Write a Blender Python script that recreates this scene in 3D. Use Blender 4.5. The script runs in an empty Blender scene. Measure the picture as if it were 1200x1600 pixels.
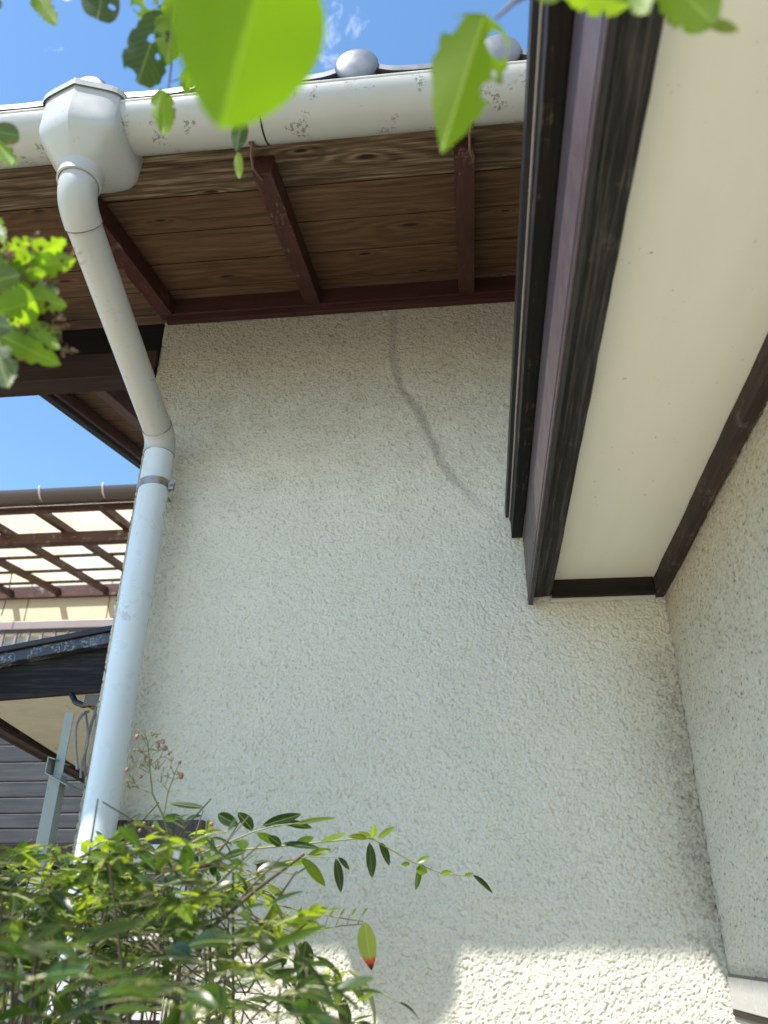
import bpy, math, random
import numpy as np
from mathutils import Vector, Matrix

random.seed(11)
rng = np.random.default_rng(7)
SC = bpy.context.scene
COL = SC.collection
R_ = math.radians

# ------------------------------------------------------------------ camera
CAMPOS = Vector((0.0, 0.0, 1.5))
F = 1256.0
RM = np.array([[0.99407, -0.04299, -0.09990],
               [0.10817, 0.46896, 0.87657],
               [0.00917, -0.88217, 0.47082]])
def _orth():
    y = np.array([155, 672, F]); y = y / np.linalg.norm(y)
    z = np.array([23, -2354, F]); z = z - y * z.dot(y); z = z / np.linalg.norm(z)
    x = np.cross(y, z)
    return np.array([x, y, z])
RM = _orth()
cam_d = bpy.data.cameras.new('camera')
cam = bpy.data.objects.new('camera', cam_d)
COL.objects.link(cam)
M = Matrix(((RM[0][0], -RM[0][1], -RM[0][2], CAMPOS.x),
            (RM[1][0], -RM[1][1], -RM[1][2], CAMPOS.y),
            (RM[2][0], -RM[2][1], -RM[2][2], CAMPOS.z),
            (0, 0, 0, 1)))
cam.matrix_world = M
cam_d.sensor_fit = 'VERTICAL'
cam_d.sensor_height = 36.0
cam_d.sensor_width = 27.0
cam_d.lens = F / 1600 * 36.0
cam_d.clip_start = 0.02
cam_d.clip_end = 2000
cam_d.dof.use_dof = True
cam_d.dof.focus_distance = 1.95
cam_d.dof.aperture_fstop = 4.6
SC.camera = cam
SC.render.resolution_x = 768
SC.render.resolution_y = 1024

def ray(u, v):
    return RM @ np.array([u - 600.0, v - 800.0, F])
def P(u, v, w):
    return Vector(CAMPOS) + Vector(ray(u, v) / F * w)
def onY(u, v, Y):
    d = ray(u, v); return Vector(CAMPOS) + Vector(d * (Y / d[1]))
def onX(u, v, X):
    d = ray(u, v); return Vector(CAMPOS) + Vector(d * (X / d[0]))

# ------------------------------------------------------------------ light
SUN = Vector((0.405, 0.478, -1.0))          # direction the light travels
el = math.atan2(1.0, math.hypot(0.405, 0.478))
az = math.atan2(-0.405, -0.478)
world = bpy.data.worlds.new('World'); SC.world = world
world.use_nodes = True
wn = world.node_tree; wn.nodes.clear()
wo = wn.nodes.new('ShaderNodeOutputWorld')
bg = wn.nodes.new('ShaderNodeBackground'); bg.inputs[1].default_value = 0.15
sky = wn.nodes.new('ShaderNodeTexSky'); sky.sky_type = 'NISHITA'
sky.sun_disc = False
sky.sun_elevation = el
sky.sun_rotation = az % (2 * math.pi)
sky.air_density = 0.85; sky.dust_density = 0.1; sky.ozone_density = 1.4
wtc = wn.nodes.new('ShaderNodeTexCoord')
wmap = wn.nodes.new('ShaderNodeMapping'); wmap.inputs['Scale'].default_value = (5, 9, 5)
wmap.inputs['Rotation'].default_value = (0.3, 0.5, 0.9)
wnz = wn.nodes.new('ShaderNodeTexNoise'); wnz.inputs['Scale'].default_value = 1.6
wnz.inputs['Detail'].default_value = 9; wnz.inputs['Roughness'].default_value = 0.68
wnz.inputs['Distortion'].default_value = 0.9
wrp = wn.nodes.new('ShaderNodeValToRGB')
wrp.color_ramp.elements[0].position = 0.66; wrp.color_ramp.elements[1].position = 0.95
wrp.color_ramp.elements[0].color = (0, 0, 0, 1); wrp.color_ramp.elements[1].color = (0.6, 0.6, 0.6, 1)
wmx = wn.nodes.new('ShaderNodeMixRGB'); wmx.inputs[2].default_value = (7.5, 7.8, 8.2, 1)
wn.links.new(wtc.outputs['Generated'], wmap.inputs[0]); wn.links.new(wmap.outputs[0], wnz.inputs[0])
wdir = ray(533, 45); wdir = wdir / np.linalg.norm(wdir)
wdt_ = wn.nodes.new('ShaderNodeVectorMath'); wdt_.operation = 'DOT_PRODUCT'; wdt_.inputs[1].default_value = tuple(wdir)
wnm = wn.nodes.new('ShaderNodeVectorMath'); wnm.operation = 'NORMALIZE'
wn.links.new(wtc.outputs['Generated'], wnm.inputs[0]); wn.links.new(wnm.outputs[0], wdt_.inputs[0])
wmr = wn.nodes.new('ShaderNodeMapRange'); wmr.inputs['From Min'].default_value = 0.9975; wmr.inputs['From Max'].default_value = 0.9999; wmr.inputs['To Max'].default_value = 0.20
wn.links.new(wdt_.outputs['Value'], wmr.inputs['Value'])
wad = wn.nodes.new('ShaderNodeMath'); wad.operation = 'ADD'
wn.links.new(wnz.outputs[0], wad.inputs[0]); wn.links.new(wmr.outputs[0], wad.inputs[1])
wn.links.new(wad.outputs[0], wrp.inputs[0]); wn.links.new(wrp.outputs[0], wmx.inputs[0])
whs = wn.nodes.new('ShaderNodeHueSaturation'); whs.inputs['Hue'].default_value = 0.494; whs.inputs['Saturation'].default_value = 1.10; whs.inputs['Value'].default_value = 1.2
wn.links.new(sky.outputs[0], whs.inputs['Color']); wn.links.new(whs.outputs[0], wmx.inputs[1]); wn.links.new(wmx.outputs[0], bg.inputs[0])
wn.links.new(bg.outputs[0], wo.inputs[0])
sl = bpy.data.lights.new('sun', 'SUN'); sl.energy = 4.7; sl.angle = R_(0.55); sl.color = (1.0, 0.955, 0.87)
sun = bpy.data.objects.new('sun', sl); COL.objects.link(sun)
sun.rotation_euler = SUN.to_track_quat('-Z', 'Y').to_euler()
SC.view_settings.view_transform = 'Standard'
SC.view_settings.look = 'None'
SC.view_settings.gamma = 1.0
SC.view_settings.exposure = 0.95
SC.cycles.max_bounces = 10
SC.cycles.diffuse_bounces = 6
SC.cycles.transparent_max_bounces = 12

# ------------------------------------------------------------------ materials
class NT:
    def __init__(s, name):
        s.m = bpy.data.materials.new(name); s.m.use_nodes = True
        s.t = s.m.node_tree; s.t.nodes.clear()
        s.out = s.t.nodes.new('ShaderNodeOutputMaterial')
        s.b = s.t.nodes.new('ShaderNodeBsdfPrincipled')
        s.t.links.new(s.b.outputs[0], s.out.inputs[0])
    def n(s, k, **kw):
        x = s.t.nodes.new(k)
        for a, b in kw.items(): setattr(x, a, b)
        return x
    def l(s, a, b): s.t.links.new(a, b)
    def coord(s, scale=(1, 1, 1), rnd=True):
        tc = s.n('ShaderNodeTexCoord'); src = tc.outputs['Object']
        if rnd:
            oi = s.n('ShaderNodeObjectInfo'); mu = s.n('ShaderNodeMath', operation='MULTIPLY'); mu.inputs[1].default_value = 37.0
            s.l(oi.outputs['Random'], mu.inputs[0])
            ad = s.n('ShaderNodeVectorMath', operation='ADD'); s.l(src, ad.inputs[0]); s.l(mu.outputs[0], ad.inputs[1]); src = ad.outputs[0]
        mp = s.n('ShaderNodeMapping'); mp.inputs['Scale'].default_value = scale
        s.l(src, mp.inputs[0]); return mp.outputs[0]
    def noise(s, vec, scale, detail=4, rough=0.55, dist=0.0):
        x = s.n('ShaderNodeTexNoise'); x.inputs['Scale'].default_value = scale; x.inputs['Detail'].default_value = detail
        x.inputs['Roughness'].default_value = rough; x.inputs['Distortion'].default_value = dist
        s.l(vec, x.inputs['Vector']); return x.outputs[0]
    def ramp(s, v, stops):
        r = s.n('ShaderNodeValToRGB'); e = r.color_ramp.elements
        while len(e) < len(stops): e.new(0.5)
        for i, (p, c) in enumerate(stops):
            e[i].position = p
            if not hasattr(c, '__len__'): c = (c, c, c)
            e[i].color = (*c, 1)
        s.l(v, r.inputs[0]); return r.outputs[0]
    def mix(s, f, a, b, mode='MIX'):
        x = s.n('ShaderNodeMixRGB', blend_type=mode)
        for i, q in ((0, f), (1, a), (2, b)):
            if hasattr(q, 'is_linked') or hasattr(q, 'links'): s.l(q, x.inputs[i])
            elif hasattr(q, '__len__'): x.inputs[i].default_value = (*q, 1)
            else: x.inputs[i].default_value = q
        return x.outputs[0]
    def math(s, op, a, b=0.0):
        x = s.n('ShaderNodeMath', operation=op)
        for i, q in ((0, a), (1, b)):
            if hasattr(q, 'links'): s.l(q, x.inputs[i])
            else: x.inputs[i].default_value = q
        return x.outputs[0]
    def bump(s, h, strength=0.3, dist=0.002, prev=None):
        b = s.n('ShaderNodeBump'); b.inputs['Strength'].default_value = strength; b.inputs['Distance'].default_value = dist
        s.l(h, b.inputs['Height'])
        if prev is not None: s.l(prev, b.inputs['Normal'])
        s.l(b.outputs[0], s.b.inputs['Normal']); return b.outputs[0]
    def color(s, c):
        if hasattr(c, 'links'): s.l(c, s.b.inputs['Base Color'])
        else: s.b.inputs['Base Color'].default_value = (*c, 1)
    def rough(s, r):
        if hasattr(r, 'links'): s.l(r, s.b.inputs['Roughness'])
        else: s.b.inputs['Roughness'].default_value = r

KN_ = [(-0.188, 1.226), (-0.243, 1.61), (-0.09, 1.715), (-0.653, 1.67), (0.137, 1.469), (-0.743, 1.394), (-0.11, 1.496), (-0.577, 1.301), (-1.028, 1.318), (-1.128, 1.634), (0.131, 1.768), (-0.332, 1.189)]
KNOTS = [(x, y, (1.25, 1.0, 0.8, 1.1, 0.7, 0.9)[i % 6]) for i, (x, y) in enumerate(KN_)]
AX = {'x': (0, 1, 2), 'y': (1, 0, 2), 'z': (2, 0, 1)}
def wood(name, dark, mid, light, axis='x', rough=0.6, knots=0.0, worn=0.0, worncol=(0.35, 0.3, 0.25), grain=1.0, spec=0.35):
    k = NT(name)
    sc = [38 * grain] * 3; sc[AX[axis][0]] = 1.6
    v = k.coord(tuple(sc))
    n1 = k.noise(v, 1.0, 5, 0.6, 0.6)
    n2 = k.noise(v, 3.6, 6, 0.7, 0.2)
    kn = None
    if knots and isinstance(knots, list):
        # real boards: grain lines that bend round knots at given places (x, y)
        tc = k.n('ShaderNodeTexCoord'); sx = k.n('ShaderNodeSeparateXYZ'); k.l(tc.outputs['Object'], sx.inputs[0])
        d = None
        for (kx, ky, kr) in knots:
            e1_ = k.math('MULTIPLY', k.math('SUBTRACT', sx.outputs[0], kx), 1.0 / (0.034 * kr)); e2_ = k.math('MULTIPLY', k.math('SUBTRACT', sx.outputs[1], ky), 1.0 / (0.012 * kr))
            q = k.math('SQRT', k.math('ADD', k.math('MULTIPLY', e1_, e1_), k.math('MULTIPLY', e2_, e2_)))
            d = q if d is None else k.math('MINIMUM', d, q)
        ex = k.math('POWER', 2.718, k.math('MULTIPLY', d, -0.75))
        warp = k.noise(k.coord((2.2, 9, 9), rnd=True), 1.0, 3, 0.5, 0.3)
        ring = k.math('SINE', k.math('ADD', k.math('ADD', k.math('MULTIPLY', ex, 17.0), k.math('MULTIPLY', sx.outputs[1], 210.0)), k.math('MULTIPLY', warp, 34.0)))
        ring = k.math('ADD', k.math('MULTIPLY', ring, 0.5), 0.5)
        kn = k.ramp(d, [(0.30, 1.0), (0.62, 0.0)])
        knots = 0.85
    elif knots:
        sk = [7.0] * 3; sk[AX[axis][0]] = 1.9
        sk[2] = 0.0 if axis != 'z' else sk[2]; vk = k.coord(tuple(sk))
        vo = k.n('ShaderNodeTexVoronoi'); vo.inputs['Scale'].default_value = 1.0; k.l(vk, vo.inputs['Vector'])
        d = vo.outputs['Distance']
        ex = k.math('POWER', 2.718, k.math('MULTIPLY', d, -9.0))
        ring = k.math('SINE', k.math('ADD', k.math('MULTIPLY', ex, 26.0), k.math('MULTIPLY', n1, 13.0)))
        ring = k.math('ADD', k.math('MULTIPLY', ring, 0.5), 0.5)
        kn = k.ramp(d, [(0.05, 1.0), (0.11, 0.0)])
    if kn is not None:
        mixf = k.math('ADD', k.math('MULTIPLY', n2, 0.83), k.math('MULTIPLY', ring, 0.13))
    else:
        mixf = k.math('ADD', k.math('MULTIPLY', n1, 0.5), k.math('MULTIPLY', n2, 0.5))
    c = k.ramp(mixf, [(0.28, dark), (0.5, mid), (0.72, light)])
    big = k.noise(k.coord((3, 3, 3)), 1.0, 3)
    c = k.mix(k.ramp(big, [(0.35, 0.0), (0.7, 0.45)]), c, dark)
    if knots: c = k.mix(k.math('MULTIPLY', kn, knots), c, tuple(x * 0.25 for x in dark))
    if worn:
        w = k.noise(k.coord((14, 14, 14)), 1.0, 8, 0.75)
        w = k.ramp(k.math('MULTIPLY', w, k.math('ADD', n2, 0.5)), [(0.60 - 0.1 * worn, 0.0), (0.70 - 0.1 * worn, 0.7)])
        c = k.mix(w, c, worncol)
    k.color(c); k.rough(rough)
    k.b.inputs['Specular IOR Level'].default_value = spec
    k.bump(mixf, 0.55, 0.0012)
    return k.m

def paint(name, col, rough=0.4, var=0.12, spots=0.0, spotcol=(0.05, 0.05, 0.03), dirt=0.0, dirtcol=(0.3, 0.27, 0.2), metallic=0.0, spotscale=22, bump=0.06, coat=0.0, st=0.62):
    k = NT(name)
    v = k.coord((1, 1, 1))
    n = k.noise(v, 6.0, 6, 0.6)
    c = k.mix(k.ramp(n, [(0.3, 0.0), (0.75, 1.0)]), col, tuple(x * (1 - var) for x in col))
    if dirt:
        d = k.noise(k.coord((9, 9, 2.5)), 1.0, 8, 0.7, 0.4)
        c = k.mix(k.ramp(d, [(0.5, 0.0), (0.78, dirt)]), c, dirtcol)
    if spots:
        s1 = k.noise(v, spotscale, 2); s2 = k.noise(v, spotscale * 9, 3, 0.7)
        s = k.math('MULTIPLY', k.ramp(s1, [(st, 0.0), (st + 0.05, 1.0)]), k.ramp(s2, [(0.5, 0.0), (0.58, 1.0)]))
        c = k.mix(k.math('MULTIPLY', s, spots), c, spotcol)
    k.color(c)
    r = k.ramp(k.noise(v, 30, 4), [(0.3, rough - 0.07), (0.7, rough + 0.1)])
    k.rough(r); k.b.inputs['Metallic'].default_value = metallic
    if coat: k.b.inputs['Coat Weight'].default_value = coat
    k.bump(k.noise(v, 90, 3), bump, 0.001)
    return k.m

def stucco_mat(name, base=(0.64, 0.625, 0.535), grime=(0.25, 0.20, 0.115), soot_shade=(0.11, 0.105, 0.09)):
    k = NT(name)
    a1 = k.n('ShaderNodeAttribute', attribute_name='cav'); a2 = k.n('ShaderNodeAttribute', attribute_name='dirt')
    a3 = k.n('ShaderNodeAttribute', attribute_name='soot_shade')
    v = k.coord((1, 1, 1), rnd=False)
    fine = k.noise(v, 420, 4, 0.7)
    mid = k.noise(v, 7, 6, 0.62)
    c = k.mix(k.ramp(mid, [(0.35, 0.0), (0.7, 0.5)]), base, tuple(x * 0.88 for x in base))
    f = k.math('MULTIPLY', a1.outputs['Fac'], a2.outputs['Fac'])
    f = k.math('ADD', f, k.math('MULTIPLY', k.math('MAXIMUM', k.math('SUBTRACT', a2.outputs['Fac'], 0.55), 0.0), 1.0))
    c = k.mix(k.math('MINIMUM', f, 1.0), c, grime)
    c = k.mix(a3.outputs['Fac'], c, soot_shade)
    k.color(c); k.rough(0.85); k.b.inputs['Specular IOR Level'].default_value = 0.25
    k.bump(fine, 0.5, 0.0012)
    return k.m

M_stucco = stucco_mat('stucco')
M_stuccoplain = paint('stucco_plain', (0.6, 0.58, 0.5), 0.85, bump=0.8)
M_board = wood('soffit_boards', (0.048, 0.026, 0.013), (0.118, 0.066, 0.034), (0.19, 0.118, 0.066), 'x', 0.7, knots=KNOTS, grain=1.5, spec=0.2)
M_boardw = wood('weathered_board', (0.025, 0.017, 0.011), (0.13, 0.088, 0.052), (0.36, 0.27, 0.19), 'x', 0.8, knots=KNOTS, grain=0.9, spec=0.15)
M_rafter = wood('red_rafter', (0.028, 0.011, 0.009), (0.062, 0.023, 0.019), (0.10, 0.040, 0.033), 'y', 0.5, worn=0.08, worncol=(0.17, 0.12, 0.10), spec=0.25)
M_redx = wood('red_trim', (0.025, 0.010, 0.008), (0.052, 0.02, 0.017), (0.08, 0.034, 0.028), 'x', 0.55, spec=0.2)
M_beam = wood('dark_beam', (0.012, 0.008, 0.006), (0.035, 0.022, 0.018), (0.065, 0.042, 0.034), 'x', 0.6, spec=0.2)
M_black = wood('black_wood', (0.003, 0.003, 0.003), (0.007, 0.0065, 0.006), (0.02, 0.018, 0.017), 'x', 0.6, spec=0.2)
M_blacky = wood('black_wood_deep', (0.003, 0.003, 0.0025), (0.009, 0.007, 0.006), (0.028, 0.022, 0.017), 'y', 0.6, spec=0.2, worn=0.15, worncol=(0.1, 0.08, 0.04))
M_charred = wood('charred_board', (0.003, 0.003, 0.003), (0.009, 0.009, 0.010), (0.05, 0.05, 0.055), 'x', 0.6, knots=0.6, grain=0.8, spec=0.2)
M_char = wood('charcoal_wood', (0.006, 0.0055, 0.005), (0.024, 0.022, 0.02), (0.11, 0.102, 0.092), 'y', 0.7, grain=1.7, knots=0.5, worn=0.25, worncol=(0.08, 0.075, 0.065), spec=0.2)
M_trimx = wood('umber_trim', (0.006, 0.005, 0.004), (0.017, 0.013, 0.011), (0.045, 0.034, 0.028), 'x', 0.65, spec=0.2)
M_trimy = wood('umber_trim_deep', (0.012, 0.009, 0.007), (0.042, 0.029, 0.024), (0.10, 0.072, 0.06), 'y', 0.65, worn=0.2, worncol=(0.13, 0.11, 0.09), spec=0.2)
M_metalfascia = paint('brown_metal', (0.075, 0.052, 0.058), 0.45, 0.1, dirt=0.2, dirtcol=(0.2, 0.19, 0.19), bump=0.03)
M_edge = paint('dark_metal', (0.008, 0.0075, 0.008), 0.4, 0.2)
M_bead = paint('bare_bead', (0.32, 0.28, 0.26), 0.35, 0.2, dirt=0.6, dirtcol=(0.08, 0.06, 0.05))
M_pvc = paint('gutter_pvc', (0.39, 0.395, 0.375), 0.34, 0.06, spots=0.75, spotcol=(0.09, 0.09, 0.05), dirt=0.25, dirtcol=(0.33, 0.30, 0.22), spotscale=17, bump=0.02, st=0.56)
M_pvc2 = paint('pipe_pvc', (0.60, 0.67, 0.72), 0.3, 0.05, dirt=0.22, dirtcol=(0.4, 0.38, 0.3), spots=0.35, spotcol=(0.25, 0.24, 0.2), spotscale=8, bump=0.02)  # bluish base: pipe's own white plus reflected sky put into the colour
M_pvcjoint = paint('pipe_joint_pvc', (0.42, 0.425, 0.40), 0.32, 0.06, dirt=0.15, bump=0.02)
M_lip = paint('dirty_lip', (0.5, 0.48, 0.42), 0.6, 0.2, dirt=0.9, dirtcol=(0.09, 0.08, 0.06), spots=0.7, spotscale=60)
M_steel = paint('steel', (0.42, 0.4, 0.38), 0.35, 0.3, metallic=0.8)
M_tile = paint('silver_tile', (0.12, 0.135, 0.16), 0.38, 0.2, metallic=0.15, spots=0.2, spotscale=30, bump=0.12)
M_galv = paint('painted_channel', (0.27, 0.31, 0.285), 0.5, 0.15, dirt=0.5, dirtcol=(0.2, 0.2, 0.17), spots=0.6, spotcol=(0.1, 0.09, 0.07), spotscale=30)
M_cable = paint('cable_grey', (0.22, 0.22, 0.21), 0.5, 0.15)
M_box = paint('junction_beige', (0.09, 0.083, 0.066), 0.5, 0.1)
M_creamwall = paint('neighbour_siding', (0.62, 0.56, 0.42), 0.7, 0.1, dirt=0.25, dirtcol=(0.5, 0.42, 0.28), bump=0.3)
M_rail = paint('mauve_rail', (0.28, 0.21, 0.19), 0.4, 0.1)
M_panel = paint('pale_panel', (0.6, 0.56, 0.47), 0.5, 0.1)
M_terr = wood('terrace_timber', (0.035, 0.014, 0.010), (0.085, 0.034, 0.026), (0.13, 0.055, 0.042), 'x', 0.55, worn=0.25)
M_terry = wood('terrace_timber_deep', (0.035, 0.014, 0.010), (0.075, 0.03, 0.023), (0.12, 0.05, 0.04), 'y', 0.55, worn=0.2)
M_brgut = paint('brown_gutter', (0.085, 0.06, 0.052), 0.35, 0.1)
M_hook = paint('pale_hook', (0.55, 0.52, 0.47), 0.5, 0.1)
M_plank = wood('grey_plank', (0.016, 0.016, 0.017), (0.04, 0.04, 0.043), (0.085, 0.087, 0.09), 'x', 0.45)
M_tilewhite = paint('plinth_tile', (0.47, 0.455, 0.43), 0.3, 0.1, dirt=0.2)
M_grout = paint('grout', (0.2, 0.19, 0.17), 0.9, 0.1)
M_lintel = wood('grey_lintel', (0.03, 0.027, 0.025), (0.08, 0.07, 0.062), (0.18, 0.165, 0.15), 'z', 0.8)
M_frame = paint('white_frame', (0.66, 0.66, 0.63), 0.4, 0.06)
M_ground = paint('packed_soil', (0.50, 0.45, 0.35), 0.9, 0.25, bump=0.6)
M_twig = paint('twig_bark', (0.13, 0.07, 0.045), 0.6, 0.3)
M_stem = paint('green_stem', (0.24, 0.25, 0.08), 0.5, 0.3, dirt=0.6, dirtcol=(0.16, 0.08, 0.05))
M_cane = paint('cane_bark', (0.08, 0.06, 0.035), 0.7, 0.3)
M_bud = paint('pink_bud', (0.30, 0.15, 0.12), 0.4, 0.3)
M_glass = paint('dark_glass', (0.02, 0.02, 0.02), 0.08, 0.05)

def soffit_mat():
    k = NT('cream_soffit')
    v = k.coord((1, 1, 1), rnd=False)
    c = k.mix(k.ramp(k.noise(k.coord((6, 1.2, 1), rnd=False), 1.4, 5), [(0.35, 0.0), (0.7, 1.0)]), (0.78, 0.77, 0.665), (0.72, 0.71, 0.60))
    s = k.math('MULTIPLY', k.ramp(k.noise(v, 30, 2), [(0.6, 0.0), (0.66, 1.0)]), k.ramp(k.noise(v, 130, 2), [(0.66, 0.0), (0.70, 1.0)]))
    c = k.mix(k.math('MULTIPLY', s, 0.85), c, (0.12, 0.09, 0.06))
    sc = k.ramp(k.noise(k.coord((60, 3, 1), rnd=False), 1.0, 4, 0.6, 1.0), [(0.70, 0.0), (0.74, 0.3)])
    c = k.mix(sc, c, (0.78, 0.76, 0.68))
    k.color(c); k.rough(0.42); k.b.inputs['Specular IOR Level'].default_value = 0.4
    k.bump(k.noise(v, 60, 4), 0.08, 0.001)
    return k.m
M_soffit = soffit_mat()

def corrugated_mat():
    k = NT('corrugated_sheet')
    v = k.coord((1, 1, 1))
    c = k.mix(k.ramp(k.noise(v, 1.1, 3), [(0.4, 0.0), (0.65, 1.0)]), (0.62, 0.60, 0.52), (0.64, 0.54, 0.30))
    k.color(c); k.rough(0.5)
    tr = k.n('ShaderNodeBsdfTranslucent'); k.l(c, tr.inputs[0])
    mx = k.n('ShaderNodeMixShader'); mx.inputs[0].default_value = 0.62
    k.l(k.b.outputs[0], mx.inputs[1]); k.l(tr.outputs[0], mx.inputs[2]); k.l(mx.outputs[0], k.out.inputs[0])
    return k.m
M_corr = corrugated_mat()

def leaf_mat(name, top, under, trans, vein=(0.30, 0.38, 0.08), tw=0.5, gloss=0.5, tip=None, brown=0.0):
    """u: along the leaf, v: across (0.5 = midrib)."""
    k = NT(name)
    uv = k.n('ShaderNodeUVMap'); uv.uv_map = 'leaf'
    sp = k.n('ShaderNodeSeparateXYZ'); k.l(uv.outputs[0], sp.inputs[0])
    at = k.n('ShaderNodeAttribute', attribute_name='tint')
    off = k.math('ABSOLUTE', k.math('SUBTRACT', sp.outputs[1], 0.5))
    mid = k.ramp(off, [(0.007, 0.8), (0.024, 0.0)])
    sv = k.math('SINE', k.math('MULTIPLY', k.math('SUBTRACT', sp.outputs[0], k.math('MULTIPLY', off, 0.55)), 58.0))
    sv = k.ramp(sv, [(0.92, 0.0), (1.0, 0.45)])
    v = k.coord((1, 1, 1))
    blot = k.noise(v, 55, 5, 0.6)
    base = k.mix(k.ramp(blot, [(0.35, 0.0), (0.7, 0.6)]), top, tuple(x * 0.6 for x in top))
    hs = k.n('ShaderNodeHueSaturation')
    k.l(base, hs.inputs['Color'])
    k.l(k.math('ADD', k.math('MULTIPLY', at.outputs['Fac'], 0.05), 0.475), hs.inputs['Hue'])
    k.l(k.math('ADD', k.math('MULTIPLY', at.outputs['Fac'], 0.9), 0.55), hs.inputs['Value'])
    geo = k.n('ShaderNodeNewGeometry')
    c = k.mix(geo.outputs['Backfacing'], hs.outputs[0], under)
    c = k.mix(mid, c, vein); c = k.mix(sv, c, tuple(x * 0.8 for x in vein))
    tc = k.mix(k.math('MULTIPLY', sv, 0.5), k.mix(k.math('MULTIPLY', mid, 0.6), k.mix(at.outputs['Fac'], trans, tuple(min(1, x * 1.5) for x in trans)), tuple(min(1, x * 1.6) for x in trans)), tuple(x * 0.6 for x in trans))
    if tip:
        tf = k.math('ADD', sp.outputs[0], k.math('MULTIPLY', k.math('SUBTRACT', blot, 0.5), 0.35))
        f1 = k.ramp(tf, [(0.66, 0.0), (0.78, 1.0)]); f2 = k.ramp(tf, [(0.84, 0.0), (0.9, 1.0)])
        c = k.mix(f1, c, tip); c = k.mix(f2, c, (0.05, 0.02, 0.015))
        tc = k.mix(f1, tc, (0.5, 0.06, 0.03)); tc = k.mix(f2, tc, (0.02, 0.005, 0.005))
    if brown:
        f = k.ramp(k.math('ADD', k.math('MULTIPLY', off, 1.1), k.math('MULTIPLY', blot, 0.7)), [(0.80, 0.0), (0.86, brown)])
        c = k.mix(f, c, (0.2, 0.1, 0.04)); tc = k.mix(f, tc, (0.25, 0.1, 0.03))
    k.color(c); k.rough(gloss); k.b.inputs['Specular IOR Level'].default_value = 0.3
    tr = k.n('ShaderNodeBsdfTranslucent'); k.l(tc, tr.inputs[0])
    mx = k.n('ShaderNodeMixShader'); mx.inputs[0].default_value = tw
    k.l(k.b.outputs[0], mx.inputs[1]); k.l(tr.outputs[0], mx.inputs[2]); k.l(mx.outputs[0], k.out.inputs[0])
    bb = k.math('ADD', k.math('MULTIPLY', mid, -1.0), k.math('MULTIPLY', blot, 0.4))
    k.bump(bb, 0.35, 0.0008)
    return k.m
M_leafb = leaf_mat('bright_leaf', (0.09, 0.17, 0.015), (0.09, 0.15, 0.02), (0.42, 0.66, 0.01), tw=0.55, brown=0.7)
M_leafbig = leaf_mat('glowing_leaf', (0.08, 0.16, 0.015), (0.08, 0.14, 0.015), (0.36, 0.62, 0.006), tw=0.58)
M_leafd = leaf_mat('shadow_leaf', (0.035, 0.07, 0.018), (0.05, 0.085, 0.03), (0.06, 0.12, 0.01), tw=0.3, brown=0.5)  # darker copy of the bright leaf, with shade put into its colours
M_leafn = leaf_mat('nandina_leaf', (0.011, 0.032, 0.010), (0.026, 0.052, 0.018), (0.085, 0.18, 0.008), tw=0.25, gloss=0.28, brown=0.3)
M_leafy = leaf_mat('young_leaf', (0.075, 0.125, 0.016), (0.09, 0.135, 0.026), (0.34, 0.46, 0.016), tw=0.45, gloss=0.3, brown=0.5)
M_leafr = leaf_mat('red_tip_leaf', (0.16, 0.2, 0.05), (0.2, 0.24, 0.09), (0.45, 0.55, 0.08), tw=0.4, gloss=0.3, tip=(0.4, 0.05, 0.03))
M_crumb = leaf_mat('dry_crumb', (0.16, 0.11, 0.07), (0.2, 0.14, 0.09), (0.25, 0.16, 0.08), vein=(0.3, 0.2, 0.1), tw=0.25, gloss=0.7)

# ------------------------------------------------------------------ objects
def tag(o, label=None, cat=None, group=None, kind=None):
    if label: o['label'] = label
    if cat: o['category'] = cat
    if group: o['group'] = group
    if kind: o['kind'] = kind
    return o
def wloc(o):
    if o is None: return Vector((0, 0, 0))
    return o.location + o.matrix_parent_inverse.translation + wloc(o.parent)
def link(o, parent=None):
    COL.objects.link(o)
    if parent is not None:
        o.parent = parent
        w = wloc(parent)
        o.matrix_parent_inverse = Matrix.Translation(-w)
    return o
def empty(name, loc):
    o = bpy.data.objects.new(name, None); o.location = loc; o.empty_display_size = 0.1
    COL.objects.link(o); return o

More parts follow.
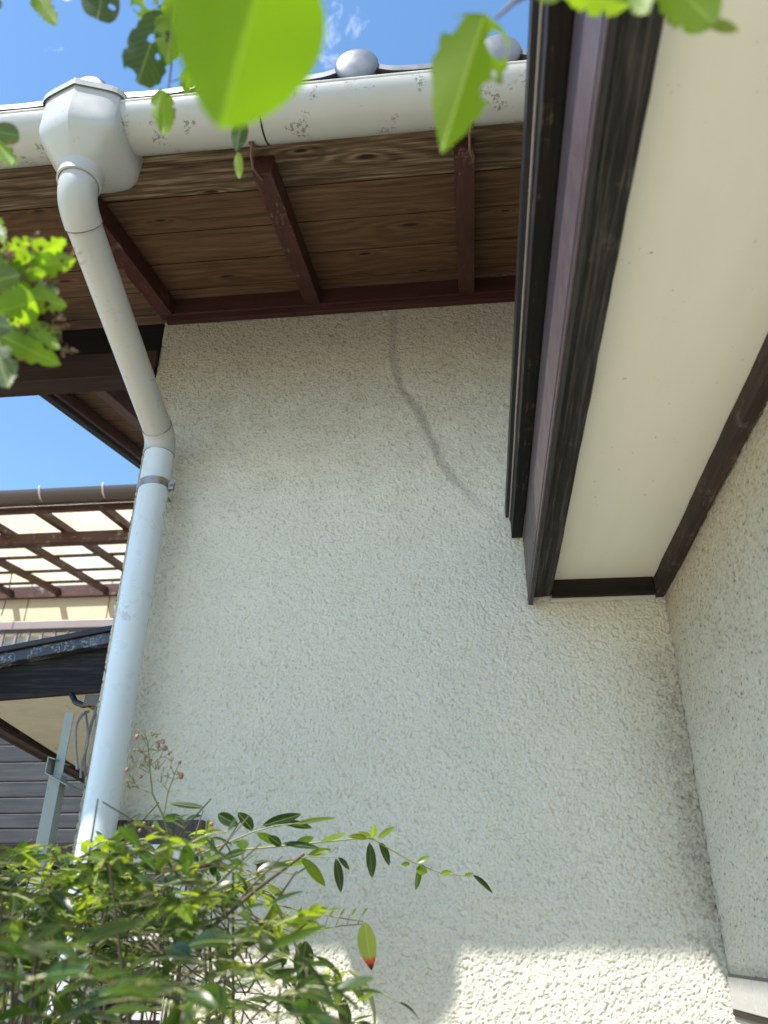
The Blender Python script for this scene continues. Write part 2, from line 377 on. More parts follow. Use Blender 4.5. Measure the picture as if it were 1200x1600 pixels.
class MB:
    def __init__(s): s.v = []; s.f = []
    def add(s, vs, fs):
        b = len(s.v); s.v += [tuple(x) for x in vs]; s.f += [tuple(i + b for i in f) for f in fs]; return s
    def box(s, x0, x1, y0, y1, z0, z1):
        return s.add([(x, y, z) for x in (x0, x1) for y in (y0, y1) for z in (z0, z1)],
                     [(0, 1, 3, 2), (4, 6, 7, 5), (0, 4, 5, 1), (2, 3, 7, 6), (0, 2, 6, 4), (1, 5, 7, 3)])
    def timber(s, x0, x1, y0, y1, z0, z1, j=0.0008, n=90, seed=1):
        r = random.Random(seed); cs = [(x0, z0), (x1, z0), (x1, z1), (x0, z1)]; off = [(0.0, 0.0)] * 4; rings = []
        for i in range(n + 1):
            off = [(a * 0.8 + r.gauss(0, j * 0.5), b * 0.8 + r.gauss(0, j * 0.5)) for a, b in off]
            rings.append([(c[0] + o[0], y0 + (y1 - y0) * i / n, c[1] + o[1]) for c, o in zip(cs, off)])
        return s.loft(rings)
    def prism(s, poly, axis, a, b):
        """poly: 2D points in the plane normal to axis; axis 'x' -> (y,z), 'y' -> (x,z), 'z' -> (x,y)"""
        def mk(p, t):
            return {'x': (t, p[0], p[1]), 'y': (p[0], t, p[1]), 'z': (p[0], p[1], t)}[axis]
        n = len(poly)
        fs = [tuple(range(n))[::-1], tuple(range(n, 2 * n))] + [(i, (i + 1) % n, n + (i + 1) % n, n + i) for i in range(n)]
        return s.add([mk(p, a) for p in poly] + [mk(p, b) for p in poly], fs)
    def slab(s, x0, x1, y0, y1, zf, h):
        """box following a slope: zf(y) = underside"""
        return s.prism([(y0, zf(y0)), (y1, zf(y1)), (y1, zf(y1) + h), (y0, zf(y0) + h)], 'x', x0, x1)
    def tube(s, pts, r, n=14, caps=True):
        pts = [Vector(p) for p in pts]; m = len(pts)
        rs = r if hasattr(r, '__len__') else [r] * m
        t0 = (pts[1] - pts[0]).normalized()
        up = Vector((0, 0, 1)) if abs(t0.z) < 0.9 else Vector((1, 0, 0))
        u = t0.cross(up).normalized()
        vs = []
        for i, p in enumerate(pts):
            t = ((pts[min(i + 1, m - 1)] - p).normalized() + (p - pts[max(i - 1, 0)]).normalized()) if 0 < i < m - 1 else (pts[min(i + 1, m - 1)] - pts[max(i - 1, 0)])
            t.normalize(); u = (u - t * u.dot(t)).normalized(); w = t.cross(u)
            for k in range(n):
                a = 2 * math.pi * k / n
                vs.append(p + (u * math.cos(a) + w * math.sin(a)) * rs[i])
        fs = [(i * n + k, i * n + (k + 1) % n, (i + 1) * n + (k + 1) % n, (i + 1) * n + k) for i in range(m - 1) for k in range(n)]
        if caps: fs += [tuple(range(n))[::-1], tuple(range((m - 1) * n, m * n))]
        return s.add(vs, fs)
    def loft(s, rings, cap0=True, cap1=True):
        n = len(rings[0]); m = len(rings)
        vs = [p for r in rings for p in r]
        fs = [(i * n + k, i * n + (k + 1) % n, (i + 1) * n + (k + 1) % n, (i + 1) * n + k) for i in range(m - 1) for k in range(n)]
        if cap0: fs.append(tuple(range(n))[::-1])
        if cap1: fs.append(tuple(range((m - 1) * n, m * n)))
        return s.add(vs, fs)
    def build(s, name, mat, parent=None, smooth=False, bevel=0.0, solid=0.0, label=None):
        me = bpy.data.meshes.new(name); me.from_pydata(s.v, [], s.f); me.validate(); me.update()
        me.materials.append(mat)
        import bmesh
        bm = bmesh.new(); bm.from_mesh(me); bmesh.ops.recalc_face_normals(bm, faces=bm.faces); bm.to_mesh(me); bm.free()
        o = bpy.data.objects.new(name, me); link(o, parent)
        if smooth:
            me.shade_smooth()
            md = o.modifiers.new('es', 'EDGE_SPLIT'); md.split_angle = R_(smooth if smooth > 1 else 35)
        if solid:
            md = o.modifiers.new('so', 'SOLIDIFY'); md.thickness = solid; md.offset = 0
        if bevel:
            md = o.modifiers.new('bv', 'BEVEL'); md.width = bevel; md.segments = 2; md.limit_method = 'ANGLE'
        if label: o['label'] = label
        return o
def copy_part(o, parent, off):
    c = o.copy(); COL.objects.link(c); c.parent = parent; c.matrix_parent_inverse = o.matrix_parent_inverse.copy(); c.location = Vector(o.location) + Vector(off); return c

# ------------------------------------------------------------------ ground
g = MB().box(-150, 150, -150, 150, -0.2, 0).build('ground', M_ground); tag(g, kind='structure')

# ------------------------------------------------------------------ the house
WY = 1.80; XL = -0.878; XR = 0.454
house = empty('house', (-0.2, 1.8, 0))
tag(house, 'house with rough cream stucco walls, brown timber eaves and a silver tiled roof', 'house')

def bandnoise(ny, nx, d, bands):
    h = np.zeros((ny, nx))
    fy = np.fft.fftfreq(ny, d)[:, None]; fx = np.fft.rfftfreq(nx, d)[None, :]
    fr = np.sqrt(fx * fx + fy * fy)
    for wl, bw, amp in bands:
        s = rng.standard_normal((ny, nx)); S = np.fft.rfft2(s)
        f0 = 1 / wl
        S *= np.exp(-((fr - f0) / (bw * f0)) ** 2)
        q = np.fft.irfft2(S, s=(ny, nx)); h += amp * q / q.std()
    return h
def sstep(a, b, x):
    t = np.clip((x - a) / (b - a), 0, 1); return t * t * (3 - 2 * t)

def stucco_sheet(name, origin, du, dv, nu, nv, step, normal, attrs, parent, amp=0.0015, label=None):
    """dense grid of real lumps; du,dv unit vectors of the wall"""
    h = np.zeros((nv, nu)); n_b = int(nu * nv * step * step / (0.0050 ** 2) * 2.4)
    bx = rng.uniform(0, nu, n_b); by = rng.uniform(0, nv, n_b); br = rng.uniform(0.0020, 0.0050, n_b) / step
    ba = rng.uniform(0.45, 1.0, n_b); be = rng.uniform(0.75, 1.3, n_b); bth = rng.uniform(0, 3.14, n_b)
    cb, sb = np.cos(bth), np.sin(bth)
    for oy in range(-4, 5):
        for ox in range(-4, 5):
            ix = np.floor(bx).astype(int) + ox; iy = np.floor(by).astype(int) + oy
            ok = (ix >= 0) & (ix < nu) & (iy >= 0) & (iy < nv)
            dx = ix - bx; dy = iy - by
            r2 = (((dx * cb + dy * sb) / be) ** 2 + ((dy * cb - dx * sb) * be) ** 2) / (br * br)
            val = ba * np.sqrt(np.clip(1 - r2, 0, 1))
            np.maximum.at(h, (iy[ok], ix[ok]), val[ok])
    h = h - h.mean(); h = h / h.std()
    h = h * 0.9 + bandnoise(nv, nu, step, [(0.006, 0.8, 0.4), (0.03, 0.6, 0.3)])
    h = h / h.std()
    hh = h * 0.55
    big = bandnoise(nv, nu, step, [(0.25, 0.6, 1.0)])
    dsp = hh * amp + big * 0.0006
    U, V = np.meshgrid(np.arange(nu) * step, np.arange(nv) * step)
    o = np.array(origin); du = np.array(du); dv = np.array(dv); n = np.array(normal)
    co = o + U[..., None] * du + V[..., None] * dv + dsp[..., None] * n
    me = bpy.data.meshes.new(name)
    me.vertices.add(nu * nv); me.vertices.foreach_set('co', co.reshape(-1).astype(np.float32))
    idx = np.arange(nu * nv).reshape(nv, nu)
    q = np.stack([idx[:-1, :-1], idx[:-1, 1:], idx[1:, 1:], idx[1:, :-1]], -1).reshape(-1, 4)
    if np.dot(np.cross(du, dv), n) < 0: q = q[:, ::-1]
    me.loops.add(q.size); me.loops.foreach_set('vertex_index', q.reshape(-1).astype(np.int32))
    me.polygons.add(len(q)); me.polygons.foreach_set('loop_start', np.arange(0, q.size, 4, dtype=np.int32))
    me.update(calc_edges=True)
    me.polygons.foreach_set('use_smooth', np.ones(len(q), dtype=bool))
    W = (o + U[..., None] * du + V[..., None] * dv)
    cav = 0.07 + 0.34 * np.clip(0.10 - h * 0.42, 0, 1)  # crevices darkened: lodged dirt plus relief shade put into the colour
    blot = bandnoise(nv, nu, step, [(0.12, 0.7, 0.8), (0.03, 0.6, 0.7)])
    dirt, soot_shade = attrs(W, blot, h)
    for nm, a in (('cav', cav), ('dirt', dirt), ('soot_shade', soot_shade)):
        at = me.attributes.new(nm, 'FLOAT', 'POINT'); at.data.foreach_set('value', np.clip(a, 0, 1).reshape(-1).astype(np.float32))
    me.materials.append(M_stucco)
    ob = bpy.data.objects.new(name, me); link(ob, parent)
    if label: ob['label'] = label
    return ob

STREAK = [(615, 490), (614, 560), (625, 605), (655, 645), (676, 690), (690, 725), (712, 752), (745, 785), (785, 812)]
SW = [onY(u, v, WY) for u, v in STREAK]
def front_attrs(W, blot, h):
    X = W[..., 0]; Z = W[..., 2]
    dirt = 0.42 + 0.56 * sstep(2.2, 3.1, Z + 0.012 * blot) + 0.012 * blot  # browner upward: real grime plus eave shade put into the colour
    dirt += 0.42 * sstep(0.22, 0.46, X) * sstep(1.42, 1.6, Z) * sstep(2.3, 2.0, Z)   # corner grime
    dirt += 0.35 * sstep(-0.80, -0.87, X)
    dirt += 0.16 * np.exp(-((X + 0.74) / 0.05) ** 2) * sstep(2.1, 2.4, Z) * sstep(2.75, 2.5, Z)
    soot_shade = 0.48 * sstep(0.385, 0.456, X + 0.008 * blot) * sstep(1.40, 1.5, Z) * sstep(2.15, 1.95, Z) * np.clip(0.8 - h * 0.25, 0, 1)
    soot_shade += 0.33 * sstep(2.45, 3.12, Z + 0.012 * blot)  # darker below the eave: dirt with the eave's shade painted in
    d = np.full(X.shape, 9.0); tt = np.zeros(X.shape)
    for i in range(len(SW) - 1):
        a = SW[i]; b = SW[i + 1]
        ax, az, bx, bz = a.x, a.z, b.x, b.z
        t = np.clip(((X - ax) * (bx - ax) + (Z - az) * (bz - az)) / ((bx - ax) ** 2 + (bz - az) ** 2), 0, 1)
        dd = np.hypot(X - ax - t * (bx - ax), Z - az - t * (bz - az))
        m = dd < d; d = np.where(m, dd, d); tt = np.where(m, (i + t) / (len(SW) - 1), tt)
    wdt = 0.020 + 0.001 * blot
    soot_shade += (0.36 * np.interp(tt, [0, 0.3, 0.7, 1], [0.5, 1, 0.9, 0.12])) * sstep(wdt, wdt * 0.15, d)
    return dirt, soot_shade
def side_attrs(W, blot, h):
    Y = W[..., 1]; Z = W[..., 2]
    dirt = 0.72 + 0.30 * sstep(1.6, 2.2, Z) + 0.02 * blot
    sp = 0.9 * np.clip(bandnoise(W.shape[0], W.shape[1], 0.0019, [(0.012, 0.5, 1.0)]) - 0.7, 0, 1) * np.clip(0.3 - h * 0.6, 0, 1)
    soot_shade = sp + 0.35 * sstep(0.03, 0.0, np.abs(WY - Y) - 0.0) * np.clip(0.6 - h * 0.25, 0, 1) + 0.30 * sstep(1.475, 1.455, Z)
    return dirt, soot_shade
ST = 0.0017
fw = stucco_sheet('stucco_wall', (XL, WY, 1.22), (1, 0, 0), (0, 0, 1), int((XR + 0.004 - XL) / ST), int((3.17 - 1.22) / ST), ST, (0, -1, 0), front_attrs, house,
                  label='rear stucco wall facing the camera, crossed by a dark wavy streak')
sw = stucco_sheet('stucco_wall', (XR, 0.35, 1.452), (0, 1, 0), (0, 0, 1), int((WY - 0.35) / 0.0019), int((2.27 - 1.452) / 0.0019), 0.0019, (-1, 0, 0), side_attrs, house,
                  label='side stucco wall at the right under the boxed eave')
MB().box(XL + 0.004, XR + 0.3, WY + 0.006, WY + 0.16, 0, 3.2).build('wall_core', M_stuccoplain, house)
MB().box(XL + 0.003, XR, WY - 0.001, WY + 0.004, 0, 1.219).build('lower_wall', M_stuccoplain, house)
m = MB().box(XR + 0.006, XR + 0.14, -1.6, WY + 0.004, 0, 2.30).box(XR + 0.003, XR + 0.14, -1.6, WY + 0.004, 2.62, 3.9)
m.build('wall_core', M_stuccoplain, house)
MB().box(XR, XR + 0.005, -1.6, 0.349, 1.452, 2.27).build('wall_face', M_stuccoplain, house)
# west face of the rear wall: rough strip seen beside the pipe
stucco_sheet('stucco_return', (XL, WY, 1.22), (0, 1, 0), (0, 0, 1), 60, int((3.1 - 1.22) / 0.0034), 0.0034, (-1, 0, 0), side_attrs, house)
MB().box(XL + 0.004, XL + 0.12, WY + 0.165, 4.2, 0, 3.2).build('wall_core', M_stuccoplain, house)

# plinth tiles along the foot of the side wall
pl = MB().box(XR - 0.001, XR + 0.004, -1.6, WY - 0.004, 1.30, 1.4515).build('plinth', M_grout, house)
tm = MB().box(XR - 0.0045, XR - 0.0015, 1.642, 1.792, 1.396, 1.4475)
t0 = tm.build('tile', M_tilewhite, pl, bevel=0.001)
for i in range(1, 12): copy_part(t0, pl, (0, -0.1525 * i, 0))
for i in range(0, 12): copy_part(t0, pl, (0, -0.1525 * i, -0.072))
tr = MB().box(XR - 0.003, XR + 0.004, -1.6, WY - 0.004, 1.385, 1.3945).build('trim_strip', M_trimy, house)
MB().box(XR, XR + 0.006, -1.6, WY - 0.004, 0, 1.299).build('lower_wall', M_tilewhite, house)

# --- main roof
zu = lambda y: 3.162 + 0.248 * (y - 1.79)     # underside of the rafters
XW = -2.10; XE = XR
roof = MB().slab(-1.545, XE, 1.16, 5.2, lambda y: zu(y) + 0.076, 0.03).build('main_roof', M_black, house)
MB().slab(XW, -1.546, 1.16, 2.2, lambda y: zu(y) + 0.076, 0.03).build('unseen_roof_extension', M_black, house)  # unseen, added past the left edge of view to shade the window hood
rows = [1.115, 1.312, 1.452, 1.592, 1.727, 1.86, 2.0, 2.14, 2.28, 2.42, 2.56, 2.70, 2.84, 2.98, 3.12, 3.26]
for i in range(len(rows) - 1):
    y0, y1 = rows[i], rows[i + 1]
    x0 = XW if y1 < 2.2 else -1.51
    jit = random.uniform(0, 0.0015)
    # butt joint in some boards
    MB().slab(x0, XE - 0.002, y0, y1 - 0.005, lambda y: zu(y) + 0.0605 + jit, 0.0125).build('sheathing_board', M_boardw if i == 0 else M_board, roof, bevel=0.0012)
rb = MB().slab(-0.0225, 0.0225, 1.195, 3.3, zu, 0.06).build('rafter', M_rafter, roof, bevel=0.0015)
rb.location = (0.034, 0, 0)
for k in (1, 2, 3): copy_part(rb, roof, (-0.4525 * k, 0, 0))
ex = MB().slab(-0.0225, 0.0225, 1.195, 2.19, zu, 0.06).build('rafter', M_rafter, roof, bevel=0.0015); ex.location = (-1.86, 0, 0)
copy_part(rb, roof, (0.395, 0, 0))
# ledger and moulding along the wall head
MB().box(XL - 0.01, XE - 0.003, 1.772, 1.797, 3.158, 3.217).build('ledger', M_redx, roof, bevel=0.0015)
MB().box(XL + 0.01, XE - 0.003, 1.780, 1.797, 3.138, 3.1565).build('head_moulding', M_redx, roof, bevel=0.0012)
# cantilevered wall plate and tie beam west of the wall
MB().box(-1.52, XL - 0.004, 1.80, 1.86, 3.042, 3.150).build('wall_plate', M_black, roof, bevel=0.002)
MB().box(-1.56, XL - 0.004, 1.79, 1.86, 2.952, 3.040).build('tie_beam', M_beam, roof, bevel=0.002)
MB().slab(-1.545, -1.515, 1.6, 5.2, lambda y: zu(y) - 0.012, 0.13).build('bargeboard', M_blacky, roof, bevel=0.002)
MB().slab(-1.575, -1.5465, 1.6, 5.2, lambda y: zu(y) + 0.03, 0.12).build('bargeboard', M_blacky, roof, bevel=0.002)
MB().slab(-1.513, -1.495, 1.92, 5.2, lambda y: zu(y) + 0.004, 0.05).build('rake_moulding', M_rafter, roof, bevel=0.001)
# tiles
def tile_profile(x):   # x in 0..0.30, wave: valley then roll
    t = (x / 0.30) % 1.0
    d = min(t, 1 - t)
    return 0.030 * math.exp(-(d / 0.15) ** 2) - 0.006 * math.sin(math.pi * t) ** 2
def tile_mesh(y0, y1, x0, n, ztop, thick, seg=20):
    vs = []; fs = []
    N = n * seg + 1
    for j, y in enumerate((y0, y1)):
        for lay in (0, 1):
            for i in range(N):
                x = i * 0.30 / seg
                z = zu(y) + ztop + tile_profile(x) + (0 if lay else -thick) + (0.012 if j == 0 else 0)
                vs.append((x0 + x, y, z))
    I = lambda j, lay, i: (j * 2 + lay) * N + i
    for i in range(N - 1):
        fs.append((I(0, 1, i), I(0, 1, i + 1), I(1, 1, i + 1), I(1, 1, i)))
        fs.append((I(0, 0, i + 1), I(0, 0, i), I(1, 0, i), I(1, 0, i + 1)))
        fs.append((I(0, 0, i), I(0, 0, i + 1), I(0, 1, i + 1), I(0, 1, i)))
        fs.append((I(1, 0, i + 1), I(1, 0, i), I(1, 1, i), I(1, 1, i + 1)))
    for j in (0, 1): pass
    fs.append((I(0, 0, 0), I(0, 1, 0), I(1, 1, 0), I(1, 0, 0))); fs.append((I(0, 1, N - 1), I(0, 0, N - 1), I(1, 0, N - 1), I(1, 1, N - 1)))
    return MB().add(vs, fs)
XT = -0.187 - 0.30 * 6
ex = XT
tl = tile_mesh(1.047, 1.36, XT + 0.003, 1, 0.142, 0.016)
# the eave tile carries a domed disc at its roll
def disc_rings(cx, cy, cz):
    rings = []
    nrm = Vector((0, -0.99, -0.10)).normalized(); a = Vector((1, 0, 0)); b = nrm.cross(a).normalized()
    c = Vector((cx, cy, cz))
    for rr, off in ((0.043, -0.012), (0.046, -0.009), (0.047, 0.0), (0.045, 0.003), (0.040, 0.005), (0.030, 0.007), (0.015, 0.0085), (0.0006, 0.009)):
        rings.append([c + nrm * off + (a * math.cos(2 * math.pi * k / 28) + b * math.sin(2 * math.pi * k / 28)) * rr for k in range(28)])
    return rings
tl.loft(disc_rings(XT, 1.045, 3.141))
et = tl.build('eave_tile', M_tile, roof, smooth=40)
for k in range(1, 8): copy_part(et, roof, (0.30 * k, 0, 0))
tf = MB()
for r_ in range(1, 14):
    y0 = 1.075 + 0.27 * r_
    mm = tile_mesh(y0, y0 + 0.285, (XT if y0 < 2.1 else XT + 0.6), (8 if y0 < 2.1 else 6), 0.142, 0.014, 12)
    tf.add(mm.v, mm.f)
tf.build('tile_field', M_tile, roof, smooth=40)
MB().slab(XT, XE, 1.09, 1.158, lambda y: zu(y) + 0.078, 0.03).build('eave_batten', M_black, roof)

# --- lean-to roof with a boxed eave on the right
Y0 = -1.4; Y1 = 1.794
lean = MB().prism([(0.112, 2.447), (0.1005, 2.447), (0.1005, 2.462), (XR, 2.60), (XR, 2.45), (0.20, 2.447)], 'y', Y0, Y1 + 0.003).build('lean_to_roof', M_edge, house)
MB().box(0.1008, 0.1115, Y0, Y1, 2.4325, 2.4465).build('drip_edge', M_edge, lean, bevel=0.001)
MB().timber(0.1128, 0.1385, Y0, Y1, 2.375, 2.4455, 0.0006, seed=2).build('edge_board', M_blacky, lean, bevel=0.0015)
MB().tube([(0.1108, Y0, 2.4285), (0.1108, 0.9, 2.428), (0.1105, 1.35, 2.4275), (0.1112, 1.42, 2.427), (0.1108, Y1, 2.428)], 0.0022, 8).build('metal_bead', M_bead, lean, smooth=True)
m = MB()
m.box(0.1395, 0.1425, Y0, Y1, 2.1990, 2.372)
MB().box(0.1427, 0.1500, Y0, Y1, 2.1985, 2.2085).build('fascia_lip', M_edge, lean, bevel=0.0007)
m.box(0.1382, 0.1394, Y0, Y1, 2.210, 2.2135)
m.build('metal_fascia', M_metalfascia, lean, bevel=0.0007)
MB().box(0.1426, 0.30, Y0, Y1, 2.300, 2.3725).build('eave_frame', M_edge, lean)
MB().timber(0.1520, 0.1950, Y0, Y1, 2.218, 2.2985, 0.001, seed=3).build('timber_fascia', M_char, lean, bevel=0.002)
MB().box(0.196, XR - 0.0005, Y0, Y1, 2.2535, 2.262).build('soffit_panel', M_soffit, lean)
MB().box(0.1960, XR - 0.0255, 1.775, Y1 + 0.003, 2.2105, 2.2532).build('wall_trim', M_trimx, lean, bevel=0.0015)
MB().timber(0.430, XR - 0.003, Y0, Y1 + 0.003, 2.2085, 2.2522, 0.0011, seed=4).build('wall_trim', M_trimy, lean, bevel=0.002)
MB().box(0.192, 0.4295, 1.7835, 1.797, 2.2055, 2.2100).build('sealant_bead', M_stuccoplain, lean)

# small window low on the rear wall, mostly behind the bush
wd = MB().box(-0.80, -0.585, 1.775, 1.7965, 1.678, 1.726).build('window', M_lintel, house, bevel=0.0015)
m = MB().box(-0.80, -0.60, 1.765, 1.792, 1.640, 1.6765).box(-0.80, -0.775, 1.768, 1.7965, 1.25, 1.6395).box(-0.625, -0.60, 1.768, 1.7965, 1.25, 1.6395)
for z in (1.60, 1.555, 1.51, 1.465, 1.42, 1.375, 1.33): m.box(-0.7745, -0.6255, 1.772, 1.7965, z - 0.014, z)
m.build('louvre', M_frame, wd, bevel=0.001)
MB().box(-0.7745, -0.6255, 1.788, 1.7925, 1.22, 1.638).build('pane', M_glass, wd)

# ------------------------------------------------------------------ rain gutter
gut = empty('rain_gutter', (-0.8, 1.10, 3.05))
tag(gut, 'off-white half-round rain gutter hung along the edge of the tiled eave', 'gutter')
GC = (1.10, 3.086); GR = 0.061
def gut_profile(r):
    return [(GC[0] - r * math.cos(a), GC[1] - r * math.sin(a)) for a in [math.pi * i / 24 for i in range(25)]]
def trough(x0, x1):
    out = gut_profile(GR); inn = gut_profile(GR - 0.0022)[::-1]
    return MB().prism(out + inn, 'x', x0, x1)
trough(XW, -0.395).build('trough', M_pvc, gut, smooth=30)
trough(-0.391, XE - 0.001).build('trough', M_pvc, gut, smooth=30)
MB().tube([(XW, GC[0] - GR + 0.003, GC[1] + 0.002), (XE - 0.001, GC[0] - GR + 0.003, GC[1] + 0.002)], 0.0048, 10).build('rolled_lip', M_lip, gut, smooth=True)
MB().tube([(XW, GC[0] + GR - 0.003, GC[1] + 0.002), (XE - 0.001, GC[0] + GR - 0.003, GC[1] + 0.002)], 0.004, 10).build('rolled_lip', M_lip, gut, smooth=True)
def arc_strip(x, w, r, a0, a1, t=0.0018, n=18):
    o = [(GC[0] - r * math.cos(a), GC[1] - r * math.sin(a)) for a in [a0 + (a1 - a0) * i / n for i in range(n + 1)]]
    i_ = [(GC[0] - (r + t) * math.cos(a), GC[1] - (r + t) * math.sin(a)) for a in [a0 + (a1 - a0) * i / n for i in range(n + 1)]]
    return MB().prism(o + i_[::-1], 'x', x - w / 2, x + w / 2)
arc_strip(-0.393, 0.003, GR + 0.0002, 0.1, math.pi - 0.1, 0.0012).build('joint_seam', M_trimx, gut)
b = arc_strip(-0.425, 0.012, GR + 0.0012, 1.9, math.pi)
b.tube([(-0.425, 1.125, 3.030), (-0.430, 1.14, 3.015), (-0.430, 1.165, 2.998), (-0.424, 1.19, 3.003), (-0.422, 1.21, 3.016)], 0.0028, 8)
b0 = b.build('bracket', M_twig, gut, smooth=True)
copy_part(b0, gut, (0.475, 0, 0)); copy_part(b0, gut, (-0.9, 0, 0))

# ------------------------------------------------------------------ downpipe with hopper
dp = empty('downpipe', (-0.79, 1.72, 0))
tag(dp, 'white round downpipe with an angular hopper at the left of the eave', 'downpipe')
HX = -0.781
def chaikin(pts, keep, n):
    for _ in range(n):
        out = []
        m_ = len(pts)
        for i in range(m_):
            p, q = pts[i], pts[(i + 1) % m_]
            if i in keep: out.append(p)
            else: out.append((0.8 * p[0] + 0.2 * q[0], 0.8 * p[1] + 0.2 * q[1]))
            if (i + 1) % m_ in keep: pass
            else: out.append((0.2 * p[0] + 0.8 * q[0], 0.2 * p[1] + 0.8 * q[1]))
        pts = out; keep = {0}
    return pts
def hoppoly(sx, yf, ym, yb):
    c = HX
    return [(c, yf), (c + sx * 0.90, ym), (c + sx, ym + 0.03), (c + sx, yb - 0.035), (c + sx * 0.72, yb), (c - sx * 0.72, yb), (c - sx, yb - 0.035), (c - sx, ym + 0.03), (c - sx * 0.90, ym)]
def resample(pts, n):
    P_ = [Vector((x, y)) for x, y in pts] + [Vector(pts[0])]
    L = [0.0]
    for i in range(len(P_) - 1): L.append(L[-1] + (P_[i + 1] - P_[i]).length)
    out = []
    for k in range(n):
        t = L[-1] * k / n; i = max(j for j in range(len(L) - 1) if L[j] <= t + 1e-9)
        f = (t - L[i]) / max(1e-9, L[i + 1] - L[i]); out.append(P_[i].lerp(P_[i + 1], f))
    return out
NR = 72
sq = resample(chaikin(hoppoly(0.092, 0.998, 1.026, 1.205), {0}, 3), NR)
cen = Vector((-0.783, 1.098))
m = MB(); rings = []
for t, z in [(0.0, 3.106), (0.02, 3.07), (0.04, 3.035), (0.05, 3.015)] + [(0.06 + 0.94 * (i / 9) ** 1.15, 3.008 - 0.066 * (i / 9) ** 0.9) for i in range(1, 10)]:
    ring = []
    for k in range(NR):
        a_ = -math.pi / 2 + 2 * math.pi * k / NR
        cpt = cen + Vector((math.cos(a_), math.sin(a_))) * 0.046
        p = sq[k] * 1.0
        tt = max(0.0, min(1.0, t))
        p = p.lerp(cpt, tt); ring.append((p.x, p.y, z))
    rings.append(ring)
m.loft(rings, cap0=False, cap1=False)
hop = m.build('hopper', M_pvcjoint, dp, smooth=24)
def hexring(z, sx, yf, ym, yb): return [(p.x, p.y, z) for p in resample(chaikin(hoppoly(sx, yf, ym, yb), {0}, 3), NR)]
mr = MB()
ro = hexring(3.094, 0.096, 0.993, 1.022, 1.209); ro2 = hexring(3.110, 0.097, 0.991, 1.021, 1.210); ri = hexring(3.110, 0.089, 1.002, 1.030, 1.202); ri2 = hexring(3.094, 0.0915, 0.999, 1.027, 1.205)
mr.loft([ro, ro2, ri, ri2], cap0=False, cap1=False)
mr.build('rim', M_pvcjoint, hop, bevel=0.0012)
CX, CY = -0.783, 1.098
MB().loft([[(CX + r * math.cos(2 * math.pi * k / 32), CY + r * math.sin(2 * math.pi * k / 32), z) for k in range(32)] for r, z in ((0.049, 2.948), (0.046, 2.94), (0.0455, 2.915), (0.0455, 2.912), (0.0415, 2.911), (0.041, 2.93))]).build('collar', M_pvcjoint, hop, smooth=40)
RP = 0.0375
JT = Vector((-0.793, 1.722, 2.672))
A0 = Vector((CX, CY, 2.90)); 
# centre line: straight down out of the hopper, bend, slanting run, bend, straight down the wall
def bend(p0, pc, p1, n=12):
    return [(p0 * (1 - t) ** 2 + pc * 2 * t * (1 - t) + p1 * t * t) for t in [i / n for i in range(n + 1)]]
C1 = Vector((CX, CY + 0.004, 2.862))
d = (JT - C1).normalized()
el1 = [Vector((CX, CY, 2.925))] + bend(Vector((CX, CY + 0.001, 2.905)), C1, C1 + d * 0.050)
MB().tube(el1, RP + 0.0025, 32).build('elbow', M_pvcjoint, dp, smooth=50)
C2 = JT.copy()
MB().tube([C1 + d * 0.04, C2 - d * 0.030], RP, 32).build('pipe', M_pvcjoint, dp, smooth=50, label='slanting length of pipe from hopper to wall')
MB().tube([C1 + d * 0.0495, C1 + d * 0.0515], RP + 0.0028, 32).build('seam', M_grout, dp, smooth=50)
el2 = bend(C2 - d * 0.045, C2, C2 + Vector((0, 0, -0.045)))
MB().tube(el2, RP + 0.0022, 32).build('elbow', M_pvcjoint, dp, smooth=50)
MB().tube([C2 - d * 0.0462, C2 - d * 0.0452], RP + 0.0023, 32).build('seam', M_grout, dp, smooth=50)
MB().tube([C2 + Vector((0, 0, -0.0455)), C2 + Vector((0, 0, -0.0465))], RP + 0.0020, 32).build('seam', M_grout, dp, smooth=50)
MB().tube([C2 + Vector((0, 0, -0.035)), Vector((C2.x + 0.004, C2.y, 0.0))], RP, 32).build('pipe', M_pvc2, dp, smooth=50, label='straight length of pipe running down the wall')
cz = onY(247, 762, 1.722).z + 0.004
m = MB()
def tilt_ring(r, z, k=40): return [(C2.x + r * math.cos(2 * math.pi * i / k), C2.y + r * math.sin(2 * math.pi * i / k), z + 0.004 * math.cos(2 * math.pi * i / k)) for i in range(k)]
m.loft([tilt_ring(RP + 0.0003, cz - 0.011), tilt_ring(RP + 0.0024, cz - 0.011), tilt_ring(RP + 0.0024, cz - 0.004), tilt_ring(RP + 0.0012, cz - 0.003), tilt_ring(RP + 0.0012, cz + 0.002), tilt_ring(RP + 0.0024, cz + 0.003), tilt_ring(RP + 0.0024, cz + 0.009), tilt_ring(RP + 0.0003, cz + 0.009)], False, False)
m.box(C2.x + RP, C2.x + RP + 0.016, C2.y - 0.004, C2.y - 0.001, cz - 0.012, cz + 0.012)
m.box(C2.x + RP, C2.x + RP + 0.016, C2.y + 0.003, C2.y + 0.006, cz - 0.012, cz + 0.012)
m.tube([(C2.x + RP + 0.010, C2.y - 0.012, cz), (C2.x + RP + 0.010, C2.y + 0.012, cz)], 0.004, 8)
m.tube([(C2.x + 0.012, C2.y + RP, cz), (C2.x + 0.012, WY + 0.01, cz)], 0.005, 8)
m.build('clamp', M_steel, dp, smooth=35)
